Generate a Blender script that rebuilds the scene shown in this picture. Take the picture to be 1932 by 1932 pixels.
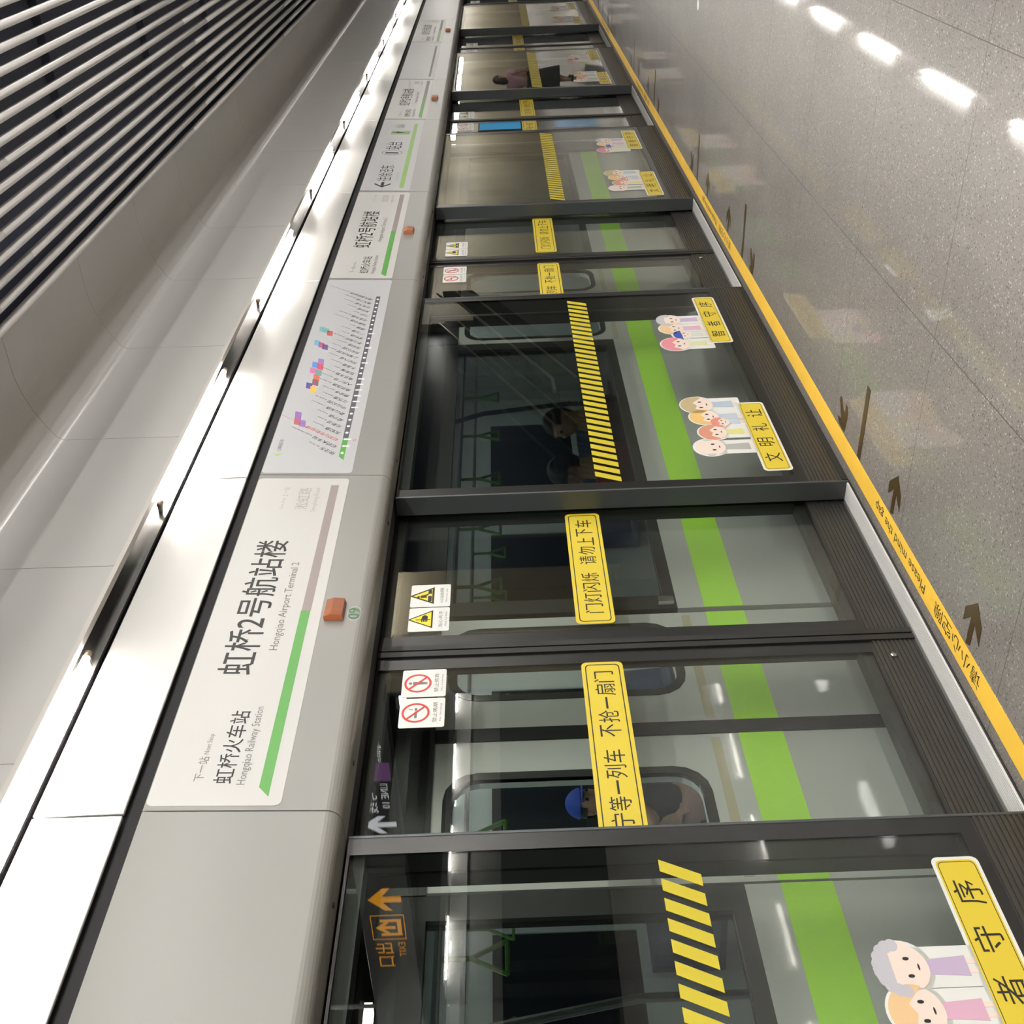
import bpy, bmesh, math, random
from mathutils import Vector, Matrix
random.seed(7)
SC = bpy.context.scene
COL = SC.collection
for o in list(bpy.data.objects):
    bpy.data.objects.remove(o)

# ------------------------------------------------------------------ camera, world, exposure
cam = bpy.data.cameras.new('camera')
cam.sensor_fit = 'HORIZONTAL'; cam.sensor_width = 36.0; cam.lens = 36.0 * 2083 / 1932
cam.clip_start = 0.05; cam.clip_end = 300
cam_o = bpy.data.objects.new('camera', cam); COL.objects.link(cam_o)
up = Vector((0.0334565, 0.01790537, 0.99927977))
right = Vector((0.84699994, 0.53024314, -0.03785912))
fwd = Vector((-0.53053913, 0.84765654, 0.00257423))
# the phone was held on its side: the picture's right is the world's down
cam_o.matrix_world = Matrix(((-up.x, right.x, -fwd.x, 0), (-up.y, right.y, -fwd.y, 0),
                             (-up.z, right.z, -fwd.z, 1.56), (0, 0, 0, 1)))
SC.camera = cam_o

world = bpy.data.worlds.new('world'); SC.world = world
world.use_nodes = True
world.node_tree.nodes['Background'].inputs[0].default_value = (0.5, 0.5, 0.52, 1)
world.node_tree.nodes['Background'].inputs[1].default_value = 0.004

vs = SC.view_settings
vs.view_transform = 'Standard'; vs.look = 'None'; vs.gamma = 1.0
vs.exposure = 0.0
try:
    vs.use_curve_mapping = False
except Exception:
    pass
try:
    SC.cycles.transparent_max_bounces = 32
    SC.cycles.max_bounces = 10
    SC.cycles.sample_clamp_indirect = 40.0
    SC.cycles.caustics_reflective = False
    SC.cycles.caustics_refractive = False
except Exception:
    pass

TUBE = 185.0        # strength of the cove tubes
OVERHEAD = 32.0    # strength of the overhead platform lamps
TRAINLIGHT = 6.0   # strength of the lamps in the train

# ------------------------------------------------------------------ materials
MATS = {}
def nodes_of(name):
    m = bpy.data.materials.new(name); m.use_nodes = True
    nt = m.node_tree
    return m, nt, nt.nodes['Principled BSDF']

def mat(name, col, rough=0.5, metal=0.0, spec=0.5, noise=0.0, scale=30.0, bump=0.0, coat=0.0):
    if name in MATS: return MATS[name]
    m, nt, p = nodes_of(name)
    p.inputs['Roughness'].default_value = rough
    p.inputs['Metallic'].default_value = metal
    p.inputs['Specular IOR Level'].default_value = spec
    p.inputs['Coat Weight'].default_value = coat
    p.inputs['Base Color'].default_value = (*col, 1)
    if noise or bump:
        tc = nt.nodes.new('ShaderNodeTexCoord')
        n = nt.nodes.new('ShaderNodeTexNoise'); n.inputs['Scale'].default_value = scale
        n.inputs['Detail'].default_value = 4
        nt.links.new(tc.outputs['Object'], n.inputs['Vector'])
        if noise:
            mx = nt.nodes.new('ShaderNodeMix'); mx.data_type = 'RGBA'
            mx.inputs[6].default_value = (*[c * (1 - noise) for c in col], 1)
            mx.inputs[7].default_value = (*[min(1, c * (1 + noise)) for c in col], 1)
            nt.links.new(n.outputs['Fac'], mx.inputs[0])
            nt.links.new(mx.outputs[2], p.inputs['Base Color'])
        if bump:
            b = nt.nodes.new('ShaderNodeBump'); b.inputs['Strength'].default_value = bump
            b.inputs['Distance'].default_value = 0.01
            nt.links.new(n.outputs['Fac'], b.inputs['Height'])
            nt.links.new(b.outputs['Normal'], p.inputs['Normal'])
    MATS[name] = m
    return m

def emit(name, col, strength):
    if name in MATS: return MATS[name]
    m = bpy.data.materials.new(name); m.use_nodes = True
    nt = m.node_tree; nt.nodes.clear()
    e = nt.nodes.new('ShaderNodeEmission'); o = nt.nodes.new('ShaderNodeOutputMaterial')
    e.inputs[0].default_value = (*col, 1); e.inputs[1].default_value = strength
    nt.links.new(e.outputs[0], o.inputs[0]); MATS[name] = m
    return m

def glass(name, tint, ior=1.5, rough=0.0):
    """clear sheet glass: straight-through transmission plus a Fresnel reflection on each face"""
    if name in MATS: return MATS[name]
    m = bpy.data.materials.new(name); m.use_nodes = True
    nt = m.node_tree; nt.nodes.clear()
    out = nt.nodes.new('ShaderNodeOutputMaterial')
    tr = nt.nodes.new('ShaderNodeBsdfTransparent'); tr.inputs[0].default_value = (*tint, 1)
    gl = nt.nodes.new('ShaderNodeBsdfGlossy'); gl.inputs['Roughness'].default_value = rough
    gl.inputs[0].default_value = (1, 1, 1, 1)
    geo = nt.nodes.new('ShaderNodeNewGeometry')
    mr = nt.nodes.new('ShaderNodeMapRange')
    mr.inputs['To Min'].default_value = ior; mr.inputs['To Max'].default_value = 1.0 / ior
    nt.links.new(geo.outputs['Backfacing'], mr.inputs['Value'])
    fr = nt.nodes.new('ShaderNodeFresnel'); nt.links.new(mr.outputs[0], fr.inputs['IOR'])
    mx = nt.nodes.new('ShaderNodeMixShader')
    nt.links.new(fr.outputs[0], mx.inputs[0]); nt.links.new(tr.outputs[0], mx.inputs[1])
    nt.links.new(gl.outputs[0], mx.inputs[2]); nt.links.new(mx.outputs[0], out.inputs[0])
    MATS[name] = m
    return m

def terrazzo():
    m, nt, p = nodes_of('terrazzo')
    L = nt.links.new
    tc = nt.nodes.new('ShaderNodeTexCoord')
    def vor(scale, feat='F1'):
        v = nt.nodes.new('ShaderNodeTexVoronoi'); v.inputs['Scale'].default_value = scale
        v.feature = feat
        L(tc.outputs['Object'], v.inputs['Vector']); return v
    def noise(scale, det=3):
        n = nt.nodes.new('ShaderNodeTexNoise'); n.inputs['Scale'].default_value = scale
        n.inputs['Detail'].default_value = det
        L(tc.outputs['Object'], n.inputs['Vector']); return n
    def ramp(src, stops):
        r = nt.nodes.new('ShaderNodeValToRGB')
        while len(r.color_ramp.elements) < len(stops): r.color_ramp.elements.new(0.5)
        for e, (pos, c) in zip(r.color_ramp.elements, stops):
            e.position = pos; e.color = (*c, 1)
        L(src, r.inputs[0]); return r
    def mix(f, a, b, mode='MIX'):
        x = nt.nodes.new('ShaderNodeMix'); x.data_type = 'RGBA'; x.blend_type = mode
        for s, i in ((f, 0), (a, 6), (b, 7)):
            if hasattr(s, 'links') or hasattr(s, 'is_linked'): L(s, x.inputs[i])
            elif isinstance(s, (int, float)): x.inputs[i].default_value = s
            else: x.inputs[i].default_value = (*s, 1)
        return x.outputs[2]
    v1 = vor(95); v2 = vor(165); v3 = vor(230); n1 = noise(3.0); n2 = noise(260, 2); n3 = noise(0.8, 5)
    base = ramp(n1.outputs['Fac'], [(0.3, (0.26, 0.24, 0.22)), (0.7, (0.31, 0.285, 0.262))]).outputs[0]
    # chips: each cell gets its own random tone, few are near white or near black
    sep1 = nt.nodes.new('ShaderNodeSeparateColor'); L(v1.outputs['Color'], sep1.inputs[0])
    sep2 = nt.nodes.new('ShaderNodeSeparateColor'); L(v2.outputs['Color'], sep2.inputs[0])
    chip1 = ramp(sep1.outputs[0], [(0.0, (0.03, 0.027, 0.025)), (0.17, (0.06, 0.052, 0.048)), (0.21, (0.22, 0.20, 0.186)), (0.80, (0.30, 0.276, 0.256)), (0.86, (0.58, 0.55, 0.51)), (1.0, (0.74, 0.71, 0.66))]).outputs[0]
    chip2 = ramp(sep2.outputs[1], [(0.0, (0.04, 0.037, 0.035)), (0.2, (0.09, 0.082, 0.075)), (0.26, (0.22, 0.204, 0.19)), (0.78, (0.30, 0.275, 0.255)), (1.0, (0.56, 0.53, 0.49))]).outputs[0]
    r1 = ramp(v1.outputs['Distance'], [(0.28, (1, 1, 1)), (0.42, (0, 0, 0))]).outputs[0]
    r2 = ramp(v2.outputs['Distance'], [(0.30, (1, 1, 1)), (0.45, (0, 0, 0))]).outputs[0]
    c = mix(r2, base, chip2); c = mix(r1, c, chip1)
    c = mix(0.22, c, ramp(n2.outputs['Fac'], [(0.3, (0.15, 0.135, 0.12)), (0.7, (0.33, 0.30, 0.27))]).outputs[0])
    c = mix(1.0, c, ramp(n3.outputs['Fac'], [(0.3, (0.86, 0.86, 0.86)), (0.7, (1.08, 1.06, 1.04))]).outputs[0], 'MULTIPLY')
    # square slab joints 1.01 m apart
    sx = nt.nodes.new('ShaderNodeSeparateXYZ'); L(tc.outputs['Object'], sx.inputs[0])
    def joint(out, off):
        a = nt.nodes.new('ShaderNodeMath'); a.operation = 'ADD'; a.inputs[1].default_value = off; L(out, a.inputs[0])
        b = nt.nodes.new('ShaderNodeMath'); b.operation = 'PINGPONG'; b.inputs[1].default_value = 0.505; L(a.outputs[0], b.inputs[0])
        d = nt.nodes.new('ShaderNodeMath'); d.operation = 'LESS_THAN'; d.inputs[1].default_value = 0.0019; L(b.outputs[0], d.inputs[0])
        return d.outputs[0]
    jx = joint(sx.outputs[0], 0.648); jy = joint(sx.outputs[1], -3.737)
    jm = nt.nodes.new('ShaderNodeMath'); jm.operation = 'MAXIMUM'; L(jx, jm.inputs[0]); L(jy, jm.inputs[1])
    c = mix(jm.outputs[0], c, (0.07, 0.06, 0.052))
    c = mix(1.0, c, (0.81, 0.797, 0.825), 'MULTIPLY')
    L(c, p.inputs['Base Color'])
    rr = ramp(n1.outputs['Fac'], [(0.3, (0.34, 0.34, 0.34)), (0.7, (0.42, 0.42, 0.42))])
    p.inputs['Coat Weight'].default_value = 0.55; p.inputs['Coat Roughness'].default_value = 0.035
    L(rr.outputs[0], p.inputs['Roughness'])
    p.inputs['Specular IOR Level'].default_value = 0.55
    MATS['terrazzo'] = m
    return m

M_FLOOR = terrazzo()
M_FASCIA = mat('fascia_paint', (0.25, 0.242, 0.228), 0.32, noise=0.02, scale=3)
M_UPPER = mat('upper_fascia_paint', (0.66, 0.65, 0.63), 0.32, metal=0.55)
M_BOARD = mat('sign_film', (0.53, 0.523, 0.505), 0.35)
M_BOARD2 = mat('map_film', (0.46, 0.468, 0.482), 0.35)
M_COVE = mat('cove_panel', (0.49, 0.483, 0.47), 0.30, metal=0.22)
M_SLAT = mat('slat_paint', (0.66, 0.65, 0.635), 0.35, metal=0.1)
M_PLENUM = mat('plenum_paint', (0.13, 0.145, 0.21), 0.8, noise=0.2, scale=2)
M_BLACK = mat('black_frit', (0.008, 0.008, 0.007), 0.3)
M_FRAME = mat('dark_frame', (0.020, 0.020, 0.017), 0.5)
M_JAMB = mat('jamb_steel', (0.085, 0.094, 0.098), 0.42, metal=0.5)
M_KICK = mat('kick_plate_steel', (0.046, 0.044, 0.040), 0.42, metal=0.35, noise=0.15, scale=12)
M_SILL = mat('sill_aluminium', (0.80, 0.79, 0.765), 0.4, metal=0.15)
M_GAP = mat('gap_black', (0.008, 0.008, 0.010), 0.7)
M_YELLOW = mat('line_yellow', (0.88, 0.54, 0.06), 0.45, noise=0.12, scale=5)
M_STICK = mat('sticker_yellow', (0.68, 0.53, 0.045), 0.4)
M_HAZ = mat('hazard_yellow', (0.56, 0.46, 0.025), 0.4)
M_INK = mat('ink_black', (0.012, 0.011, 0.010), 0.5)
M_INKG = mat('ink_grey', (0.16, 0.15, 0.145), 0.5)
M_INKL = mat('ink_light_grey', (0.36, 0.335, 0.32), 0.5)
M_WHITE = mat('sticker_white', (0.72, 0.73, 0.70), 0.4)
M_RED = mat('ink_red', (0.60, 0.035, 0.03), 0.45)
M_GREEN = mat('line_green', (0.085, 0.33, 0.05), 0.4)
M_PURPLEGREY = mat('stripe_mauve', (0.30, 0.25, 0.24), 0.45)
M_MAPDARK = mat('map_line_slate', (0.085, 0.080, 0.105), 0.45)
M_BRONZE = mat('bronze_inlay', (0.085, 0.050, 0.014), 0.35, metal=0.4, noise=0.2, scale=30)
M_GLASS = glass('screen_glass', (0.86, 0.885, 0.86))
M_TINT = glass('train_glass', (0.52, 0.55, 0.54))
M_TRAIN = mat('train_silver', (0.50, 0.51, 0.50), 0.5, metal=0.3)
M_TRAINGREEN = mat('train_green', (0.42, 0.78, 0.07), 0.45)
M_TRAINDARK = mat('train_dark_band', (0.018, 0.018, 0.018), 0.35)
M_SEAL = mat('rubber_black', (0.009, 0.009, 0.008), 0.5)
M_TUBE = emit('tube_glow', (1.0, 0.965, 0.90), TUBE)
M_TUBE_FAR = emit('far_tube_glow', (1.0, 0.965, 0.90), 800.0)
M_OVER = emit('lamp_glow', (1.0, 0.97, 0.92), OVERHEAD)
M_TLIGHT = emit('train_lamp_glow', (0.93, 1.0, 0.98), TRAINLIGHT)
M_LAMPHOUSE = mat('lamp_housing', (0.35, 0.34, 0.33), 0.4, metal=0.5)
M_ORANGE = mat('amber_lens', (0.30, 0.085, 0.028), 0.3)
M_SIGNBOX = mat('sign_black', (0.006, 0.006, 0.007), 0.3)
M_CHROME = mat('chrome', (0.6, 0.6, 0.6), 0.2, metal=1.0)

# ------------------------------------------------------------------ helpers
def link(o, parent=None):
    COL.objects.link(o)
    if parent is not None: o.parent = parent
    return o

def tag(o, label=None, cat=None, group=None, kind=None):
    if label: o['label'] = label
    if cat: o['category'] = cat
    if group: o['group'] = group
    if kind: o['kind'] = kind
    return o

def empty(name, loc, label=None, cat=None, group=None, rz=0.0):
    o = bpy.data.objects.new(name, None); o.empty_display_size = 0.1
    o.location = loc; o.rotation_euler = (0, 0, rz)
    link(o)
    return tag(o, label, cat, group)

class MB:
    """collects simple solids into one mesh"""
    def __init__(s, off=(0, 0, 0)):
        s.bm = bmesh.new(); s.off = Vector(off)
    def v(s, co): return s.bm.verts.new(Vector(co) - s.off)
    def face(s, vs):
        try: return s.bm.faces.new(vs)
        except ValueError: return None
    def box(s, x0, x1, y0, y1, z0, z1):
        c = [s.v((x, y, z)) for x in (x0, x1) for y in (y0, y1) for z in (z0, z1)]
        for f in ((0, 1, 3, 2), (4, 6, 7, 5), (0, 4, 5, 1), (2, 3, 7, 6), (0, 2, 6, 4), (1, 5, 7, 3)):
            s.face([c[i] for i in f])
        return s
    def extr_y(s, prof, y0, y1):
        """closed (x, z) profile swept along Y"""
        a = [s.v((x, y0, z)) for x, z in prof]; b = [s.v((x, y1, z)) for x, z in prof]
        n = len(prof)
        for i in range(n):
            j = (i + 1) % n
            s.face((a[i], a[j], b[j], b[i]))
        s.face(list(reversed(a))); s.face(b)
        return s
    def flat(s, poly, xf, off=0.001, th=0.0012):
        """thin film shape drawn in (y, z) lying on the surface x = xf(z), facing +X"""
        f = [s.v((xf(z) + off, y, z)) for y, z in poly]
        b = [s.v((xf(z) + off - th, y, z)) for y, z in poly]
        n = len(poly)
        s.face(f)
        for i in range(n):
            j = (i + 1) % n
            s.face((f[i], b[i], b[j], f[j]))
        return s
    def ring(s, outer, inner, xf, off=0.001, th=0.0012):
        n = len(outer)
        fo = [s.v((xf(z) + off, y, z)) for y, z in outer]; fi = [s.v((xf(z) + off, y, z)) for y, z in inner]
        bo = [s.v((xf(z) + off - th, y, z)) for y, z in outer]; bi = [s.v((xf(z) + off - th, y, z)) for y, z in inner]
        for i in range(n):
            j = (i + 1) % n
            s.face((fo[i], fo[j], fi[j], fi[i])); s.face((fo[i], bo[i], bo[j], fo[j]))
            s.face((fi[i], fi[j], bi[j], bi[i])); s.face((bo[i], bi[i], bi[j], bo[j]))
        return s
    def floor(s, poly, z=0.0015):
        f = [s.v((x, y, z)) for x, y in poly]; b = [s.v((x, y, 0.0)) for x, y in poly]
        n = len(poly)
        s.face(f)
        for i in range(n):
            j = (i + 1) % n
            s.face((f[i], b[i], b[j], f[j]))
        return s
    def tube(s, p, q, r, n=10, r2=None):
        p = Vector(p); q = Vector(q); d = (q - p).normalized()
        u = d.orthogonal().normalized(); w = d.cross(u); r2 = r if r2 is None else r2
        A = [s.v(p + r * (math.cos(2 * math.pi * i / n) * u + math.sin(2 * math.pi * i / n) * w)) for i in range(n)]
        B = [s.v(q + r2 * (math.cos(2 * math.pi * i / n) * u + math.sin(2 * math.pi * i / n) * w)) for i in range(n)]
        for i in range(n):
            j = (i + 1) % n
            s.face((A[i], A[j], B[j], B[i]))
        s.face(list(reversed(A))); s.face(B)
        return s
    def path(s, pts, r, n=8):
        for a, b in zip(pts[:-1], pts[1:]): s.tube(a, b, r, n)
        return s
    def ball(s, c, r, seg=16, rings=10, sc=(1, 1, 1), cut=None):
        before = set(s.bm.verts)
        bmesh.ops.create_uvsphere(s.bm, u_segments=seg, v_segments=rings, radius=1.0)
        new = [v for v in s.bm.verts if v not in before]
        if cut is not None:
            dead = [v for v in new if cut(v.co)]
            bmesh.ops.delete(s.bm, geom=dead, context='VERTS'); new = [v for v in new if v.is_valid]
        for v in new:
            v.co = Vector((v.co.x * r * sc[0], v.co.y * r * sc[1], v.co.z * r * sc[2])) + Vector(c) - s.off
        return s
    def build(s, name, m, parent=None, smooth=False, bevel=0.0):
        bmesh.ops.recalc_face_normals(s.bm, faces=s.bm.faces)
        me = bpy.data.meshes.new(name); s.bm.to_mesh(me); s.bm.free()
        me.materials.append(m)
        if smooth:
            for p in me.polygons: p.use_smooth = True
        o = bpy.data.objects.new(name, me); link(o, parent)
        if bevel:
            b = o.modifiers.new('bevel', 'BEVEL'); b.width = bevel; b.segments = 2; b.limit_method = 'ANGLE'
        return o

def rect(y0, y1, z0, z1): return [(y0, z0), (y1, z0), (y1, z1), (y0, z1)]
def rrect(y0, y1, z0, z1, r, n=4):
    pts = []
    for cy, cz, a0 in ((y1 - r, z0 + r, -90), (y1 - r, z1 - r, 0), (y0 + r, z1 - r, 90), (y0 + r, z0 + r, 180)):
        for i in range(n + 1):
            a = math.radians(a0 + 90 * i / n); pts.append((cy + r * math.cos(a), cz + r * math.sin(a)))
    return pts
def ell(cy, cz, ry, rz, n=28, a0=0, a1=360):
    full = abs(a1 - a0) >= 360
    k = n if full else n + 1
    return [(cy + ry * math.cos(math.radians(a0 + (a1 - a0) * i / n)), cz + rz * math.sin(math.radians(a0 + (a1 - a0) * i / n))) for i in range(k)]

_textcache = {}
def text_mesh(body, res, bold=0.0):
    key = (body, res, bold)
    if key not in _textcache:
        cu = bpy.data.curves.new('t', 'FONT'); cu.body = body; cu.size = 1.0; cu.resolution_u = res; cu.offset = bold
        cu.fill_mode = 'FRONT'
        ob = bpy.data.objects.new('t', cu); COL.objects.link(ob)
        dg = bpy.context.evaluated_depsgraph_get(); dg.update()
        me = bpy.data.meshes.new_from_object(ob.evaluated_get(dg))
        bpy.data.objects.remove(ob); bpy.data.curves.remove(cu)
        vs_ = [tuple(v.co) for v in me.vertices]; fs = [tuple(p.vertices) for p in me.polygons]
        bpy.data.meshes.remove(me)
        _textcache[key] = (vs_, fs)
    return _textcache[key]

def lettering(items, m, parent, fmap, off, name='lettering', res=2, join=False, bold=0.0):
    if join or len(items) == 1: return lettering_block(items, m, parent, fmap, off, name, res, bold)
    return [lettering_block([it], m, parent, fmap, off, name, res, bold) for it in items]

def lettering_block(items, m, parent, fmap, off, name='lettering', res=2, bold=0.0):
    """items: (string, u0, u1, v0, v1[, angle]); fmap maps (u, v, off) to the world. One printed line block = one mesh"""
    V = []; F = []
    for it in items:
        body, u0, u1, v0, v1 = it[:5]; ang = it[5] if len(it) > 5 else 0.0
        vv, ff = text_mesh(body, res, bold)
        if not vv: continue
        x0 = min(v[0] for v in vv); x1 = max(v[0] for v in vv); y0 = min(v[1] for v in vv); y1 = max(v[1] for v in vv)
        sx = (u1 - u0) / max(1e-6, x1 - x0); sy = (v1 - v0) / max(1e-6, y1 - y0)
        ca, sa = math.cos(ang), math.sin(ang); b = len(V)
        for x, y, _ in vv:
            lx = (x - x0) * sx; ly = (y - y0) * sy
            V.append(fmap(u0 + lx * ca - ly * sa, v0 + lx * sa + ly * ca, off))
        F += [tuple(i + b for i in f) for f in ff]
    po = Vector(parent_world(parent)) if parent is not None else Vector((0, 0, 0))
    me = bpy.data.meshes.new(name); me.from_pydata([tuple(Vector(v) - po) for v in V], [], F)
    me.materials.append(m)
    o = bpy.data.objects.new(name, me); link(o, parent)
    return o

def parent_world(o):
    p = Vector((0, 0, 0))
    while o is not None:
        p = p + o.location; o = o.parent
    return p

def copy_tree(o, parent=None):
    c = o.copy(); COL.objects.link(c)
    if parent is not None: c.parent = parent
    for ch in list(o.children): copy_tree(ch, c)
    return c

ORD = ['nearest', 'second', 'third', 'fourth', 'fifth', 'sixth', 'seventh', 'eighth', 'ninth', 'tenth']
PITCH = 4.56
Y0, Y1 = 2.385, 4.405           # first door opening
G = -2.66                       # front plane of the fixed screens
NDOOR = 5

# ------------------------------------------------------------------ the setting
tag(MB().box(G, 12.3, -10, 120, -0.25, 0.0).build('floor', M_FLOOR), kind='structure')
M_TUNNEL = mat('tunnel_concrete', (0.05, 0.05, 0.05), 0.9, noise=0.3, scale=1.5)
tag(MB().box(-6.9, -6.7, -10, 120, -1.4, 4.4).build('wall_left', M_TUNNEL), kind='structure')
tag(MB().box(-6.7, G, -10, 120, -1.4, -1.25).build('floor_trackbed', M_TUNNEL), kind='structure')
tag(MB().box(-2.90, G, -10, 120, -1.25, -0.002).build('wall_platform_edge', M_TUNNEL), kind='structure')
tag(MB().box(-6.7, 13.5, 120, 120.2, -1.4, 4.4).build('wall_far', mat('far_wall', (0.3, 0.29, 0.27), 0.6)), kind='structure')
tag(MB().box(-6.7, 13.5, -10.2, -10, -1.4, 4.4).build('wall_near', mat('near_wall', (0.3, 0.29, 0.27), 0.6)), kind='structure')

# ceiling: dark void above, round slats near the edge, flat metal panels further in
ceil = tag(MB().box(-6.7, 13.5, -10, 120, 4.25, 4.4).build('ceiling', M_PLENUM), kind='structure')
slat_me = None
for i in range(16):
    x = -1.765 + 0.0835 * i
    if slat_me is None:
        s_ = MB()
        for y in range(-4, 30, 4):
            s_.tube((0, y + 0.006, 0), (0, y + 3.994, 0), 0.0195, 14)
        s_ = s_.build('slat', M_SLAT, ceil, smooth=True); slat_me = s_.data; s_.location = (x, 0.35 * (i % 3), 3.715)
    else:
        s_ = bpy.data.objects.new('slat', slat_me); link(s_, ceil); s_.location = (x, 0.9 * ((i * 7) % 5) / 4.0, 3.715)
bars = MB()
for y in range(-3, 32, 2):
    bars.box(-1.80, -0.38, y - 0.010, y + 0.010, 4.20, 4.245)
bars.build('slat_carrier', M_PLENUM, ceil)
MB().box(-0.36, 12.3, -10, 120, 3.72, 3.78).build('ceiling_panel', mat('panel_grey', (0.012, 0.012, 0.013), 0.9, spec=0.0), ceil)

# cove edge: upstand, bend and soffit
prof = [(-2.405, 3.125)]
prof += [(-2.400, 3.655)]
for i in range(1, 9):
    a = math.radians(90 * i / 8 * 0.0 + 65 * i / 8)
    prof.append((-2.400 + 0.055 * (1 - math.cos(a)), 3.655 + 0.055 * math.sin(a)))
xe, ze = prof[-1]
for i in range(1, 13):
    t_ = i / 12; prof.append((xe + (-2.02 - xe) * t_, ze + (3.815 - ze) * (1 - (1 - t_) ** 2)))
prof += [(-1.835, 3.815)]
inner = [(x - 0.004, z + 0.012) for x, z in reversed(prof)]
inner[-1] = (-2.420, 3.125)
yj = 3.558 - 1.065 * 12
cove_bm = MB()
k = 0
while yj < 34:
    cove_bm.extr_y(prof + inner, yj + 0.0016, yj + 1.065 - 0.0016); yj += 1.065; k += 1
tag(cove_bm.build('trim_1', M_COVE), kind='structure')
# lip under the upstand, and the fixture tray behind it
tag(MB().extr_y([(-2.430, 3.105), (-2.402, 3.105), (-2.402, 3.1245), (-2.430, 3.1245)], -9.5, 36).build('trim_2', mat('cove_lip', (0.55, 0.53, 0.49), 0.4, metal=0.3)), kind='structure')
tray = MB()
tray.extr_y([(-2.515, 3.070), (-2.500, 3.070), (-2.492, 3.20), (-2.43, 3.235), (-2.43, 3.25), (-2.50, 3.215), (-2.515, 3.20)], -9.5, 36)
tag(tray.build('trim_3', mat('tray_metal', (0.26, 0.25, 0.245), 0.22, metal=0.9)), kind='structure')
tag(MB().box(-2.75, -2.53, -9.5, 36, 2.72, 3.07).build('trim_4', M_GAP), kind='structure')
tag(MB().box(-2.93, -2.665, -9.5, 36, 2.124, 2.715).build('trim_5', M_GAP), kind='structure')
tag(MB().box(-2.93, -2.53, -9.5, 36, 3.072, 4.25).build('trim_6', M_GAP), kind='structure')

# opposite side of the platform, seen only as reflections in the glass
opp = MB(); opp.box(12.3, 12.5, -10, 120, -1.4, 2.1)
tag(opp.build('wall_right', mat('opposite_dark_glass', (0.02, 0.02, 0.02), 0.12)), kind='structure')
tag(MB().box(12.15, 12.5, -10, 120, 2.1, 2.70).build('trim_7', M_FASCIA), kind='structure')
tag(MB().box(12.2, 12.5, -10, 120, 2.70, 2.76).build('trim_8', M_GAP), kind='structure')
tag(MB().box(12.15, 12.5, -10, 120, 2.76, 3.08).build('trim_9', mat('opposite_white', (0.86, 0.85, 0.83), 0.5)), kind='structure')
tag(MB().box(12.3, 13.5, -10, 120, 3.08, 4.25).build('trim_10', M_GAP), kind='structure')

tag(MB().box(11.98, 12.3, -10, 120, 3.135, 3.25).build('trim_11', mat('opposite_light_block', (0.45, 0.44, 0.42), 0.5)), kind='structure')  # added shelf over the opposite tubes, keeps their light off the ceiling
# ------------------------------------------------------------------ cove tubes
def make_tube(y, label, x=-2.464, z=3.098, side=1, glow=None):
    t = empty('fluorescent_tube', (x, y, z), label, 'lamp', 'fluorescent tubes in the cove above the screen doors')
    MB().tube((0, 0.03, 0), (0, 1.37, 0), 0.013, 12).build('glowing_tube', glow or M_TUBE, t, smooth=True)
    for a in (0.0, 1.37):
        MB().tube((0, a, 0), (0, a + 0.03, 0), 0.0135, 10).build('end_cap', mat('tube_cap', (0.30, 0.22, 0.16), 0.4, metal=0.5), t, smooth=True)
        MB().box(-0.016 * side - 0.018, -0.016 * side + 0.018, a + 0.003, a + 0.022, -0.006, 0.012).build('lamp_holder', M_LAMPHOUSE, t)
    return t
n = 0
TN = ['just out of the near edge', 'above the first sliding doors', 'above the route map', 'above the second sliding doors', 'above the direction sign',
      'above the third sliding doors', 'beyond the third sliding doors', 'above the fourth sliding doors']
for k in range(-1, 12):
    y = 1.70 + 2.4 * k
    if k < 0: lab = 'lit fluorescent tube in the cove before the nearest blank fascia'
    elif k < 10: lab = ['first', 'second', 'third', 'fourth', 'fifth', 'sixth', 'seventh', 'eighth', 'ninth', 'tenth'][k] + ' lit tube of the cove above the screen doors, counted from the near end'
    else: lab = 'far lit tube of the cove above the screen doors, number %d from the near end' % (k + 1)
    make_tube(y, lab)
for k in range(-1, 16):
    t = make_tube(0.2 + 2.4 * k, 'lit tube in the cove across the platform, number %d from the near end' % (k + 2), 12.07, 3.1, -1, M_TUBE_FAR)
    t['group'] = 'fluorescent tubes in the cove across the platform'

# overhead lamps
def lamp(x, y, L, w, z, label, group, drop=0.085, rods=0.0):
    t = empty('ceiling_light', (x, y, z), label, 'lamp', group)
    MB().box(-w / 2 - 0.02, w / 2 + 0.02, -L / 2 - 0.02, L / 2 + 0.02, 0.012, 0.07).build('housing', M_LAMPHOUSE, t)
    MB().box(-w / 2, w / 2, -L / 2, L / 2, -drop, 0.012).build('diffuser', M_OVER, t)
    if rods:
        for e in (-1, 1): MB().tube((0, e * L * 0.35, 0.07), (0, e * L * 0.35, rods), 0.008, 8).build('hanger_rod', M_LAMPHOUSE, t)
    return t
ORD2 = ORD + ['eleventh', 'twelfth', 'thirteenth', 'fourteenth', 'fifteenth', 'sixteenth', 'seventeenth', 'eighteenth', 'nineteenth', 'twentieth']
for i in range(5):
    lamp(0.42, -4.6 + 2.9 * i, 2.4, 0.22, 3.50, 'ceiling light beside the slats, %s from behind the camera' % ORD[i], 'ceiling lights beside the slats', rods=0.225)
for i in range(7):
    lamp(7.2, -3.0 + 3.6 * i, 1.3, 0.22, 3.65, 'ceiling light over the middle of the platform, %s from the near end' % ORD[i], 'ceiling lights over the middle of the platform', rods=0.07)
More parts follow.
